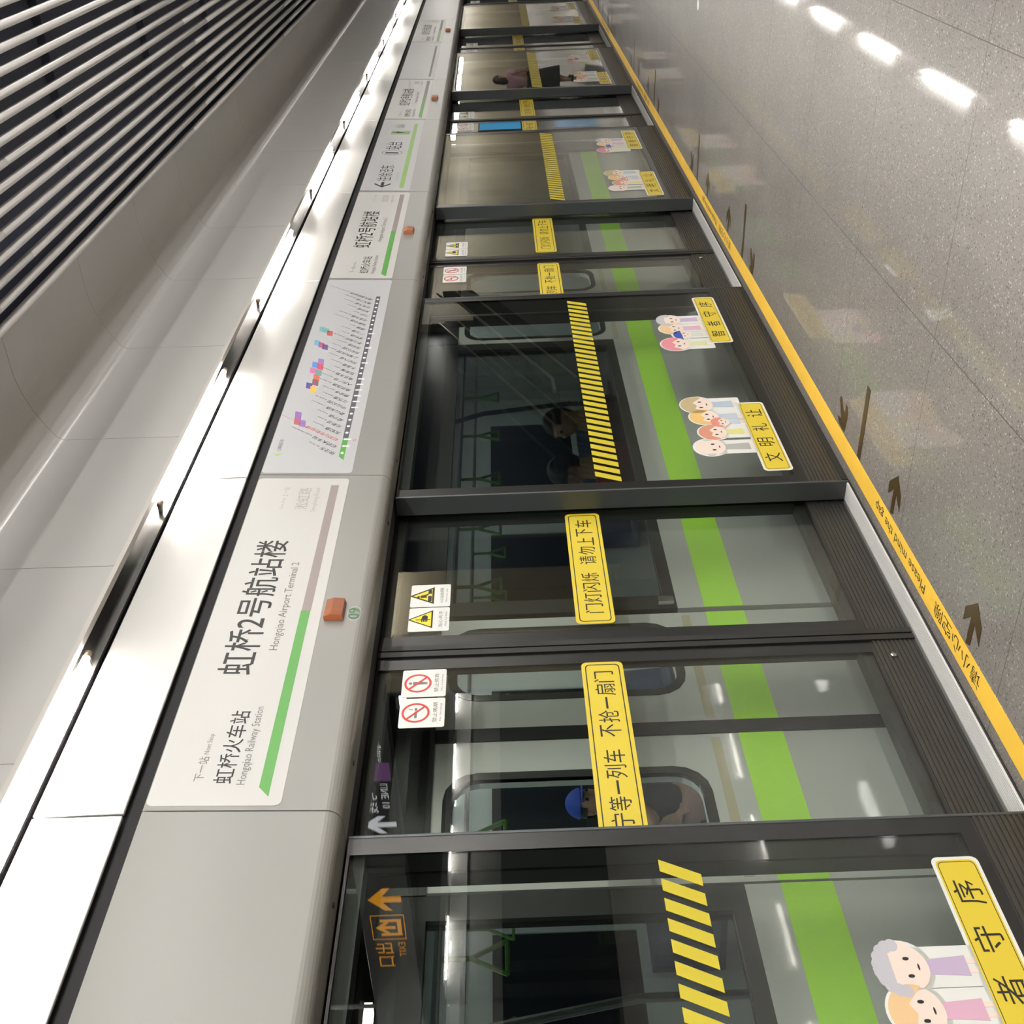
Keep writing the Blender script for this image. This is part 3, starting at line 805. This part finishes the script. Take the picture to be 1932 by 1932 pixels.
# upper fascias
edges = [-0.175]
for i in range(NDOOR): edges += [2.36 + PITCH * i, 4.38 + PITCH * i]
edges.append(6.92 + PITCH * (NDOOR - 1))
UL = ['above the nearest blank fascia', 'above the largest station name sign', 'above the route map', 'above the second station name sign', 'above the direction sign', 'above the third station name sign',
      'above the washed out map', 'above the fourth station name sign', 'beyond the fourth station name sign', 'above the fifth station name sign', 'at the far end']
for i, (a, c) in enumerate(zip(edges[:-1], edges[1:])):
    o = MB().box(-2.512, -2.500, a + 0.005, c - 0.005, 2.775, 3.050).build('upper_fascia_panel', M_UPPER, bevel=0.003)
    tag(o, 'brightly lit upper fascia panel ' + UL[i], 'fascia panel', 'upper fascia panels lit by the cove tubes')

# ------------------------------------------------------------------ floor markings
yl = empty('safety_line', (0, 0, 0), 'long yellow safety line on the floor along the platform edge', 'floor marking')
MB().floor([(-2.598, -6), (-2.498, -6), (-2.498, 40), (-2.598, 40)]).build('yellow_band', M_YELLOW, yl)
for k in range(NDOOR):
    base = PITCH * k
    FL = lambda u, v, o: (-5.096 - v, u, o)
    lettering([(ch, 2.845 + base + 0.092 * i, 2.925 + base + 0.092 * i, -2.578, -2.518) for i, ch in enumerate('请小心空隙')], M_INK, yl, FL, 0.0021, 'lettering', 2)
    lettering([('Please mind the gap', 3.40 + base, 4.03 + base, -2.580, -2.522)], M_INK, yl, FL, 0.0021, 'lettering', 2)
def arrow_thing(name, pts, c, lab, group, flip=1):
    o = MB((pts[0][0], c, 0)).floor([(x, c + flip * y) for x, y in pts], 0.0016).build(name, M_BRONZE)
    o.location = (pts[0][0], c, 0)
    return tag(o, lab, 'floor marking', group)
EXIT = [(-2.49, -0.434), (-2.503, -0.400), (-2.379, -0.399), (-2.428, -0.346), (-2.375, -0.341), (-2.303, -0.421), (-2.363, -0.485), (-2.433, -0.492), (-2.384, -0.432)]
EXIT = [(x + (0.012 if x < -2.485 else 0), y + 0.415) for x, y in EXIT]
INN = [(-2.365, 1.296), (-2.347, 1.272), (-2.387, 1.229), (-2.402, 1.200), (-2.350, 1.190), (-2.352, 1.165), (-2.409, 1.153), (-2.488, 1.173), (-2.484, 1.261), (-2.457, 1.293), (-2.447, 1.239)]
INN = [(x, y - 1.22) for x, y in INN]
BAR = [(-2.14, 0.028), (-2.14, -0.018), (-2.49, -0.018), (-2.49, 0.028)]
for k in range(NDOOR):
    c = 3.395 + PITCH * k; d = DOORN[k]
    arrow_thing('floor_arrow', EXIT, c - 0.405, 'nearer of the two bronze arrows leading out of the %s sliding doors' % d, 'bronze floor arrows')
    arrow_thing('floor_arrow', EXIT, c + 0.455, 'farther of the two bronze arrows leading out of the %s sliding doors' % d, 'bronze floor arrows')
    arrow_thing('floor_bar', BAR, c - 0.925, 'straight bronze bar on the floor at the near side of the %s sliding doors' % d, 'bronze floor bars')
    arrow_thing('floor_bar', BAR, c + 0.925, 'straight bronze bar on the floor at the far side of the %s sliding doors' % d, 'bronze floor bars')
    arrow_thing('floor_arrow', INN, c + 1.22, 'notched bronze arrow pointing at the yellow line, past the far bar of the %s doors' % d, 'bronze floor arrows')
    arrow_thing('floor_arrow', INN, c - 1.22, 'notched bronze arrow pointing at the yellow line, before the near bar of the %s doors' % d, 'bronze floor arrows')

dd = MB((-1.25, 9.26, 0)).floor([(-1.25 + 0.04 * math.cos(a * math.pi / 12), 9.26 + 0.04 * math.sin(a * math.pi / 12)) for a in range(24)], 0.002).build('floor_sticker', M_WHITE)
dd.location = (-1.25, 9.26, 0)
tag(dd, 'small white round sticker on the floor at the top edge of the photo', 'sticker')

# ------------------------------------------------------------------ the train
TX = -3.02
train = empty('train_car', (TX, 3.2, 0), 'silver metro train with a lime green stripe standing behind the glass screens', 'train')
tp = (TX, 3.2, 0)
T0, T1 = -9.0, 12.0
doors = [3.2 + PITCH * k for k in (-2, -1, 0, 1)]
XT = lambda z: TX
spans = []; a = T0
for d in doors:
    spans.append((a, d - 0.76)); a = d + 0.76
spans.append((a, T1))
for a, c in spans:
    MB(tp).box(TX - 0.08, TX, a, c, -1.0, 0.845).build('lower_side_panel', M_TRAIN, train)
    MB(tp).box(TX - 0.08, TX, a, c, 1.98, 2.6).build('upper_side_panel', M_TRAINDARK, train)
    wa, wc = a + 0.10, c - 0.10
    MB(tp).ring(rect(a, c, 0.845, 1.98), rect(wa, wc, 0.90, 1.90), XT, 0.0, 0.05).build('window_band', M_SEAL, train)
    MB(tp).box(TX - 0.03, TX - 0.022, wa, wc, 0.90, 1.90).build('window_glass', M_TINT, train)
    MB(tp).flat(rect(a, c, 0.552, 0.725), XT, 0.0016, 0.0015).build('green_stripe', M_TRAINGREEN, train)
for d in doors:
    MB(tp).box(TX - 0.010, TX + 0.004, d - 0.76, d + 0.76, 1.905, 2.6).build('door_header', M_TRAINDARK, train)
    for s in (-1, 1):
        leaf = bpy.data.objects.new('train_door', None); link(leaf, train)
        ya, yb = (d - 0.74, d - 0.035) if s < 0 else (d + 0.035, d + 0.74)
        wa, wb = (ya + 0.10, yb - 0.20) if s < 0 else (ya + 0.20, yb - 0.10)
        ring_o = []
        out = rrect(ya, yb, -0.02, 2.015, 0.004); inn = rrect(wa, wb, 0.91, 1.83, 0.10)
        MB(tp).ring(out, inn, lambda z: TX - 0.012, 0.0, 0.045).build('door_skin', M_TRAIN, leaf)
        MB(tp).ring(rrect(wa - 0.035, wb + 0.035, 0.875, 1.865, 0.13), rrect(wa, wb, 0.91, 1.83, 0.10), lambda z: TX - 0.012, 0.003, 0.02).build('window_seal', M_SEAL, leaf)
        MB(tp).flat(rrect(wa - 0.01, wb + 0.01, 0.90, 1.84, 0.105), lambda z: TX - 0.03, 0.0, 0.006).build('window_glass', glass('train_door_glass', (0.80, 0.84, 0.82)), leaf)
        MB(tp).flat(rect(ya, yb, 0.552, 0.725), lambda z: TX - 0.012, 0.0016, 0.0015).build('green_stripe', M_TRAINGREEN, leaf)
        MB(tp).flat(rect(ya + 0.02, yb - 0.02, 0.800, 0.836), lambda z: TX - 0.012, 0.0016, 0.0015).build('trim_strip', mat('door_trim', (0.42, 0.38, 0.27), 0.4), leaf)
    MB(tp).box(TX - 0.05, TX - 0.004, d - 0.034, d + 0.034, -0.02, 2.015).build('door_seal', M_SEAL, train)
    MB(tp).box(TX + 0.0, TX + 0.03, d + 0.775, d + 0.815, 0.86, 0.93).build('door_release', M_CHROME, train)
# nose end, roof, floor, far side
MB(tp).box(TX - 2.95, TX, T1 - 0.06, T1, -1.0, 2.6).build('end_wall', M_TRAIN, train)
MB(tp).box(TX - 2.95, TX, T0, T0 + 0.06, -1.0, 2.6).build('end_wall', M_TRAIN, train)
MB(tp).box(TX - 2.95, TX - 0.08, T0, T1, -0.12, -0.02).build('saloon_floor', mat('saloon_floor', (0.17, 0.18, 0.19), 0.35), train)
MB(tp).box(TX - 2.95, TX - 0.002, T0, T1, 2.601, 2.72).build('roof', M_TRAIN, train)
MB(tp).box(TX - 2.87, TX - 0.09, T0 + 0.06, T1 - 0.06, 2.22, 2.26).build('saloon_ceiling', mat('saloon_white', (0.62, 0.64, 0.63), 0.4), train)
MB(tp).box(TX - 2.95, TX - 2.87, T0, T1, -1.0, 0.90).build('far_side', mat('saloon_white', (0.62, 0.64, 0.63), 0.4), train)
MB(tp).box(TX - 2.95, TX - 2.87, T0, T1, 1.80, 2.6).build('far_side', mat('saloon_white', (0.62, 0.64, 0.63), 0.4), train)
for i in range(9):
    a = T0 + 0.5 + 2.28 * i
    MB(tp).box(TX - 2.94, TX - 2.88, a, a + 1.55, 0.90, 1.80).build('far_window', mat('far_window', (0.012, 0.016, 0.022), 0.1), train)
    MB(tp).box(TX - 2.95, TX - 2.87, a + 1.55, a + 2.28, 0.90, 1.80).build('far_pillar', mat('saloon_white', (0.62, 0.64, 0.63), 0.4), train)
for x in (-0.75, -2.2):
    MB(tp).box(TX + x - 0.09, TX + x + 0.09, T0 + 0.3, T1 - 0.3, 2.195, 2.219).build('ceiling_lamp', M_TLIGHT, train)
for k in range(-1, 3):
    d = 3.2 + PITCH * (k - 0.5)
    if d + 1.35 > T1: continue
    for xx, s in ((TX - 0.09, -1), (TX - 2.86, 1)):
        sm = MB(tp)
        sm.extr_y([(xx, 0.40), (xx + s * 0.45, 0.42), (xx + s * 0.47, 0.455), (xx + s * 0.08, 0.445), (xx + s * 0.05, 0.84), (xx, 0.84)], d - 1.35, d + 1.35)
        sm.build('bench', mat('bench_blue', (0.05, 0.085, 0.17), 0.4), train)
    for e in (-1.4, 1.4):
        m = MB(tp); x = TX - 0.42
        m.path([(x, d + e, -0.02), (x, d + e, 1.2), (x, d + e - 0.1 * (1 if e > 0 else -1), 1.75), (x, d + e - 0.35 * (1 if e > 0 else -1), 2.2)], 0.017)
        m.build('grab_pole', M_CHROME, train)
gm = mat('handle_green', (0.13, 0.33, 0.05), 0.4)
MB(tp).path([(TX - 0.75, T0 + 0.4, 1.93), (TX - 0.75, T1 - 0.4, 1.93)], 0.016).build('handrail', M_CHROME, train)
MB(tp).path([(TX - 2.2, T0 + 0.4, 1.93), (TX - 2.2, T1 - 0.4, 1.93)], 0.016).build('handrail', M_CHROME, train)
for i in range(26):
    y = T0 + 1.2 + 0.62 * i
    for x in (-0.75, -2.2):
        m = MB(tp); c = TX + x
        m.path([(c, y, 1.915), (c, y, 1.80)], 0.011, 6)
        m.path([(c, y, 1.80), (c, y - 0.075, 1.655), (c, y + 0.075, 1.655), (c, y, 1.80)], 0.010, 6)
        m.build('strap_handle', gm, train)

# ------------------------------------------------------------------ people
M_SKIN = mat('skin', (0.46, 0.27, 0.19), 0.55)
M_HAIR = mat('hair_black', (0.012, 0.010, 0.010), 0.5)
def skinned(name, chains, m, parent, root=0, sub=1):
    """chains: list of lists of (point, radius); first points that coincide are welded"""
    bm = bmesh.new(); sk = bm.verts.layers.skin.verify(); seen = {}
    def vert(p, r):
        key = tuple(round(c, 4) for c in p)
        if key not in seen:
            v = bm.verts.new(p); v[sk].radius = (r, r); seen[key] = v
        return seen[key]
    for ch in chains:
        prev = None
        for p, r in ch:
            v = vert(p, r)
            if prev is not None and prev is not v:
                try: bm.edges.new((prev, v))
                except ValueError: pass
            prev = v
    bm.verts.ensure_lookup_table(); bm.verts[root][sk].use_root = True
    me = bpy.data.meshes.new(name); bm.to_mesh(me); bm.free()
    ob = bpy.data.objects.new(name, me); COL.objects.link(ob)
    ob.modifiers.new('s', 'SKIN').use_smooth_shade = True
    ss = ob.modifiers.new('d', 'SUBSURF'); ss.levels = sub; ss.render_levels = sub
    dg = bpy.context.evaluated_depsgraph_get(); dg.update()
    out = bpy.data.meshes.new_from_object(ob.evaluated_get(dg))
    bpy.data.objects.remove(ob); bpy.data.meshes.remove(me)
    out.name = name; out.materials.clear(); out.materials.append(m)
    for p in out.polygons: p.use_smooth = True
    o = bpy.data.objects.new(name, out); link(o, parent)
    return o

def hand_chains(w, d, up_, s, curl=0.4):
    """palm and five fingers from wrist w along d"""
    d = d.normalized(); side = d.cross(up_).normalized() * s; ch = []
    palm = w + d * 0.055
    ch.append([(tuple(w), 0.024), (tuple(palm), 0.030)])
    for i, (off, ln) in enumerate(((-0.030, 0.060), (-0.010, 0.075), (0.010, 0.080), (0.030, 0.070))):
        a = palm + side * off + d * 0.030; b = a + d * ln * 0.5 - up_ * 0.010 * curl; c = b + (d * 0.7 - up_ * curl).normalized() * ln * 0.5
        ch.append([(tuple(palm), 0.030), (tuple(a), 0.009), (tuple(b), 0.008), (tuple(c), 0.0065)])
    t = w + d * 0.03 + side * 0.035; t2 = t + (d + side * 0.6).normalized() * 0.045
    ch.append([(tuple(w), 0.024), (tuple(t), 0.011), (tuple(t2), 0.009)])
    return ch

def person(loc, rz, label, pose, shirt, pants, hair='short', cap=None, sleeve=0.5, h=1.65, skirt=None, extra=None):
    t = empty('person', loc, label, 'person', rz=rz)
    V = Vector
    k = h / 1.70
    if pose == 'sit':
        pel = V((0, 0, 0.53)) * 1; ch_h = 0.0
    else:
        pel = V((0, 0, 0.92 * k))
    sp = pel + V((0, -0.01, 0.20 * k)); chest = pel + V((0, 0.0, 0.38 * k)); nk = pel + V((0, 0.0, 0.52 * k)); hb = nk + V((0, 0.015, 0.09 * k)); ht = hb + V((0, 0.0, 0.11 * k))
    body = [[(tuple(pel), 0.125), (tuple(sp), 0.115), (tuple(chest), 0.125), (tuple(nk), 0.055), (tuple(hb), 0.075), (tuple(ht), 0.085)]]
    top = [[(tuple(pel), 0.140), (tuple(sp), 0.130), (tuple(chest), 0.140), (tuple(nk - V((0, 0, 0.04))), 0.075)]]
    bot = []
    arms = pose_arms(pose, pel, chest, k, extra)
    for s, (sh, el, wr, hd) in zip((-1, 1), arms):
        body.append([(tuple(chest), 0.125), (tuple(sh), 0.055), (tuple(el), 0.042), (tuple(wr), 0.028)])
        body += hand_chains(wr, (hd - wr), V((0, 0, 1)) if abs((hd - wr).normalized().z) < 0.8 else V((0, 1, 0)), s)
        e = sh.lerp(el, min(1.0, sleeve * 2)) if sleeve <= 0.5 else el.lerp(wr, (sleeve - 0.5) * 2)
        if sleeve <= 0.5: top.append([(tuple(chest), 0.140), (tuple(sh), 0.068), (tuple(e), 0.060)])
        else: top.append([(tuple(chest), 0.140), (tuple(sh), 0.068), (tuple(el), 0.055), (tuple(e), 0.043)])
    for s in (-1, 1):
        hip = pel + V((0.09 * s, 0, -0.04))
        if pose == 'sit':
            kn = hip + V((0.04 * s, 0.42, 0.0)); an = kn + V((0, 0.02, -0.42)); an.z = 0.09; toe = an + V((0, 0.15, -0.045))
        elif pose == 'walk':
            kn = hip + V((0, 0.10 if s > 0 else -0.02, -0.42 * k)); an = kn + V((0, -0.02 if s > 0 else -0.22, -0.40 * k))
            if s > 0: an.z = 0.09
            toe = an + V((0, 0.14, -0.045 if s > 0 else -0.08))
        body.append([(tuple(pel), 0.125), (tuple(hip), 0.085), (tuple(kn), 0.058), (tuple(an), 0.040), (tuple(toe), 0.030)])
        e = kn.lerp(an, 0.9 if not skirt else 0.15)
        bot.append([(tuple(pel), 0.143), (tuple(hip), 0.102), (tuple(kn), 0.074), (tuple(e), 0.062)])
        MB().ball(an + V((0, 0.06, -0.045)), 0.05, 12, 8, (0.9, 2.3, 0.85)).build('shoe', mat('shoe_dark', (0.02, 0.02, 0.02), 0.5), t, smooth=True)
    skinned('body', body, M_SKIN, t, sub=2)
    skinned('top', top, shirt, t, sub=2)
    skinned('trousers', bot, pants, t, sub=2)
    hc = hb + V((0, 0.012, 0.055 * k))
    # face: eyes, nose, mouth, ears
    hd = MB()
    hd.ball(hc, 0.1, 20, 14, (0.80, 0.98, 1.18)); hd.ball(hc + V((0, 0.100, -0.012)), 0.018, 10, 8, (0.8, 1.0, 1.3))
    for s in (-1, 1): hd.ball(hc + V((0.080 * s, -0.005, -0.005)), 0.024, 10, 8, (0.4, 0.8, 1.2))
    hd.build('head', M_SKIN, t, smooth=True)
    ey = MB()
    for s in (-1, 1): ey.ball(hc + V((0.033 * s, 0.088, 0.012)), 0.011, 10, 8)
    ey.build('eyes', M_HAIR, t, smooth=True)
    MB().ball(hc + V((0, 0.086, -0.055)), 0.022, 10, 6, (1, 0.4, 0.25)).build('mouth', mat('lips', (0.32, 0.10, 0.09), 0.5), t, smooth=True)
    hr = MB()
    hr.ball(hc + V((0, -0.010, 0.012)), 0.108, 20, 14, (0.84, 1.0, 1.16), cut=lambda c: c.z < -0.15 and c.y > -0.35 or (c.y > 0.62 and c.z < 0.42) or c.z < -0.75)
    if hair == 'long': hr.ball(hc + V((0, -0.07, -0.09)), 0.09, 14, 10, (0.9, 0.6, 1.5))
    hr.build('hair', M_HAIR, t, smooth=True)
    if cap:
        cp = bpy.data.objects.new('cap', None); link(cp, t)
        MB().ball(hc + V((0, -0.008, 0.03)), 0.116, 20, 14, (0.84, 1.0, 1.05), cut=lambda c: c.z < 0.1).build('crown', cap, cp, smooth=True)
        MB().ball(hc + V((0, 0.135, 0.045)), 0.075, 16, 8, (1.0, 1.0, 0.10)).build('visor', cap, cp, smooth=True)
    if skirt:
        m = MB(); n = 20
        prev = None
        for zf, r in ((0.98, 0.135), (0.80, 0.19), (0.45, 0.25), (0.28, 0.27)):
            ring_ = [m.v((r * math.cos(2 * math.pi * i / n), 0.8 * r * math.sin(2 * math.pi * i / n), zf * k)) for i in range(n)]
            if prev:
                for i in range(n): m.face((prev[i], prev[(i + 1) % n], ring_[(i + 1) % n], ring_[i]))
            prev = ring_
        m.build('skirt', skirt, t, smooth=True)
    return t

def pose_arms(pose, pel, chest, k, extra):
    V = Vector; r = []
    for s in (-1, 1):
        sh = chest + V((0.17 * s, 0, 0.07))
        if pose == 'sit':
            el = sh + V((0.05 * s, 0.08, -0.27)); wr = el + V((-0.06 * s, 0.22, -0.06)); hd = wr + V((-0.02 * s, 0.09, -0.01))
            if extra == 'hold' and s > 0:
                el = sh + V((0.06, 0.16, -0.20)); wr = el + V((-0.05, 0.15, 0.14)); hd = wr + V((-0.03, 0.06, 0.06))
        else:
            el = sh + V((0.06 * s, 0.05 * s, -0.26 * k)); wr = el + V((-0.02 * s, 0.20 if s > 0 else 0.06, -0.12 if s > 0 else -0.22)); hd = wr + V((0, 0.07, -0.05))
        r.append((sh, el, wr, hd))
    return r

M_NAVY = mat('cloth_navy', (0.018, 0.022, 0.04), 0.8); M_JEANS = mat('cloth_jeans', (0.05, 0.07, 0.13), 0.8)
person((-5.42, 5.05, -0.02), math.radians(-100), 'person in a bright blue cap sitting inside the train, behind a door window', 'sit', M_NAVY, mat('cloth_pinkish', (0.40, 0.25, 0.22), 0.8), cap=mat('cap_blue', (0.02, 0.07, 0.45), 0.6), sleeve=0.3, extra='hold')
person((-3.42, 5.96, 0.04), math.radians(95), 'dark haired person in a red top sitting in the train with back to the window', 'sit', mat('cloth_red', (0.30, 0.02, 0.02), 0.8), M_NAVY, sleeve=0.9)
person((-3.46, 6.68, 0.04), math.radians(150), 'dark haired person bending forward in the train beside the person in red', 'sit', mat('cloth_black', (0.02, 0.02, 0.022), 0.8), M_JEANS, sleeve=0.9)
person((-0.69, 24.57, 0), math.radians(20), 'person in a pink shirt and black skirt, reflected in the fourth glass screen', 'walk', mat('cloth_pink', (0.62, 0.36, 0.40), 0.8), mat('cloth_black', (0.02, 0.02, 0.022), 0.8), hair='long', sleeve=0.35, h=1.66, skirt=mat('cloth_black', (0.02, 0.02, 0.022), 0.8))

# ------------------------------------------------------------------ hanging signs (seen as reflections)
def hanging_sign(x0, x1, y, z0, z1, label):
    t = empty('hanging_sign', ((x0 + x1) / 2, y, z0), label, 'sign', 'black backlit signs hanging over the platform')
    po = parent_world(t)
    MB(po).box(x0, x1, y, y + 0.14, z0, z1).build('sign_box', M_SIGNBOX, t, bevel=0.008)
    for x in (x0 + 0.35, x1 - 0.35):
        MB(po).tube((x, y + 0.07, z1), (x, y + 0.07, 3.715), 0.018, 10).build('hanger_rod', M_LAMPHOUSE, t)
    return t
SY = 5.80
FS = lambda u, v, o: (u, SY - o, v)
E_OR = emit('sign_orange_glow', (1.0, 0.42, 0.03), 4.5)
E_WH = emit('sign_white_glow', (0.95, 0.95, 1.0), 4.5)
E_PU = emit('sign_purple_glow', (0.42, 0.20, 0.46), 1.8)
def signpoly(polys, m, name, t):
    po = parent_world(t); b_ = MB(po)
    for poly in polys:
        f = [b_.v((x, SY - 0.002, z)) for x, z in poly]; g = [b_.v((x, SY - 0.0002, z)) for x, z in poly]
        b_.face(f)
        for i in range(len(poly)):
            j = (i + 1) % len(poly); b_.face((f[i], g[i], g[j], f[j]))
    return b_.build(name, m, t)
def up_arrow(cx, cz, w, h):
    return [(cx, cz + h / 2), (cx + w / 2, cz + h * 0.02), (cx + w / 2, cz - h * 0.20), (cx + w * 0.13, cz + h * 0.08), (cx + w * 0.13, cz - h / 2), (cx - w * 0.13, cz - h / 2), (cx - w * 0.13, cz + h * 0.08), (cx - w / 2, cz - h * 0.20), (cx - w / 2, cz + h * 0.02)]
sa_ = hanging_sign(-0.45, 1.12, SY, 2.505, 2.92, 'black hanging sign with white arrow and purple line box, reflected in the first sliding doors')
signpoly([up_arrow(0.80, 2.662, 0.185, 0.25)], E_WH, 'arrow', sa_)
signpoly([rect(0.166, 0.346, 2.535, 2.735)], E_PU, 'line_box', sa_)
lettering([('10', 0.20, 0.31, 2.645, 2.715)], M_SIGNBOX, sa_, FS, 0.0035, 'line_number', 2)
lettering([('号线', 0.445, 0.67, 2.656, 2.742), ('LINE 10', 0.374, 0.626, 2.567, 2.623), ('Hongqiao', -0.137, 0.151, 2.578, 2.622)], E_WH, sa_, FS, 0.0025, 'lettering', 2)
sb_ = hanging_sign(1.50, 3.7, SY, 2.505, 2.92, 'black hanging exit sign with orange lettering, reflected in the nearest glass screen')
signpoly([up_arrow(1.877, 2.708, 0.265, 0.263)], E_OR, 'arrow', sb_)
b_ = sb_
signpoly([rect(2.066, 2.367, 2.838, 2.845), rect(2.066, 2.367, 2.572, 2.579), rect(2.066, 2.073, 2.579, 2.838), rect(2.36, 2.367, 2.579, 2.838)], E_OR, 'exit_frame', sb_)
signpoly([rect(2.12, 2.32, 2.60, 2.635), rect(2.12, 2.15, 2.635, 2.77), rect(2.29, 2.32, 2.635, 2.77), up_arrow(2.22, 2.73, 0.13, 0.16)], E_OR, 'exit_symbol', sb_)
lettering([('出口', 2.41, 2.71, 2.69, 2.835), ('EXIT', 2.407, 2.585, 2.59, 2.645)], E_OR, sb_, FS, 0.0025, 'lettering', 2)

# ------------------------------------------------------------------ platform core, stairs and poster (seen as reflections)
M_BEIGE = mat('core_beige', (0.42, 0.36, 0.25), 0.5, noise=0.06, scale=1.2)
tag(MB().box(3.95, 5.0, 12.1, 13.6, 0, 3.72).build('wall_pillar', M_BEIGE), kind='structure')
tag(MB().box(5.1, 6.4, 25.5, 118, 0, 3.72).build('wall_core', M_BEIGE), kind='structure')
tag(MB().box(5.3, 6.4, 13.62, 25.48, 0, 3.72).build('wall_stairwell', mat('stairwell_navy', (0.035, 0.045, 0.095), 0.3, noise=0.1, scale=2)), kind='structure')
st = empty('staircase', (4.0, 19.3, 0), 'dark escalator with two slanting handrails, reflected in the second glass screen', 'escalator')
po = (4.0, 19.3, 0)
m = MB(po)
pr = [(19.3, 0.0), (20.2, 0.0), (25.4, 2.38), (25.4, 3.1), (25.0, 3.06), (19.8, 0.68), (19.3, 0.66)]
for x in (4.0, 5.0):
    f = [m.v((x, y, z)) for y, z in pr]; g = [m.v((x + 0.04, y, z)) for y, z in pr]
    m.face(f); m.face(list(reversed(g)))
    for i in range(len(pr)):
        j = (i + 1) % len(pr); m.face((f[i], g[i], g[j], f[j]))
m.build('balustrade', mat('balustrade_dark', (0.02, 0.02, 0.022), 0.2), st)
for x in (4.02, 5.02):
    MB(po).path([(x, 19.25, 0.70), (x, 19.82, 0.72), (x, 25.3, 3.22)], 0.030, 10).build('handrail', mat('rail_light', (0.55, 0.52, 0.46), 0.3, metal=0.4), st)
    MB(po).path([(x - 0.035, 19.79, 0.25), (x - 0.035, 25.3, 2.76)], 0.022, 10).build('lower_rail', mat('rail_light', (0.55, 0.52, 0.46), 0.3, metal=0.4), st)
m = MB(po)
for i in range(14):
    m.box(4.06, 4.98, 20.0 + 0.37 * i, 20.37 + 0.37 * i, 0.0, 0.17 * (i + 1))
m.build('steps', mat('step_grey', (0.10, 0.10, 0.10), 0.5), st)
bx = empty('advertising_lightbox', (5.08, 46.7, 0.66), 'blue advertising lightbox on the beige core wall, reflected in the third sliding doors', 'poster')
po = (5.08, 46.7, 0.66)
MB(po).box(5.0, 5.10, 45.9, 47.7, 0.66, 2.46).build('box_frame', M_FRAME, bx)
MB(po).box(4.992, 4.999, 46.0, 47.6, 0.72, 2.40).build('lit_panel', emit('ad_blue_glow', (0.10, 0.42, 0.75), 1.2), bx)
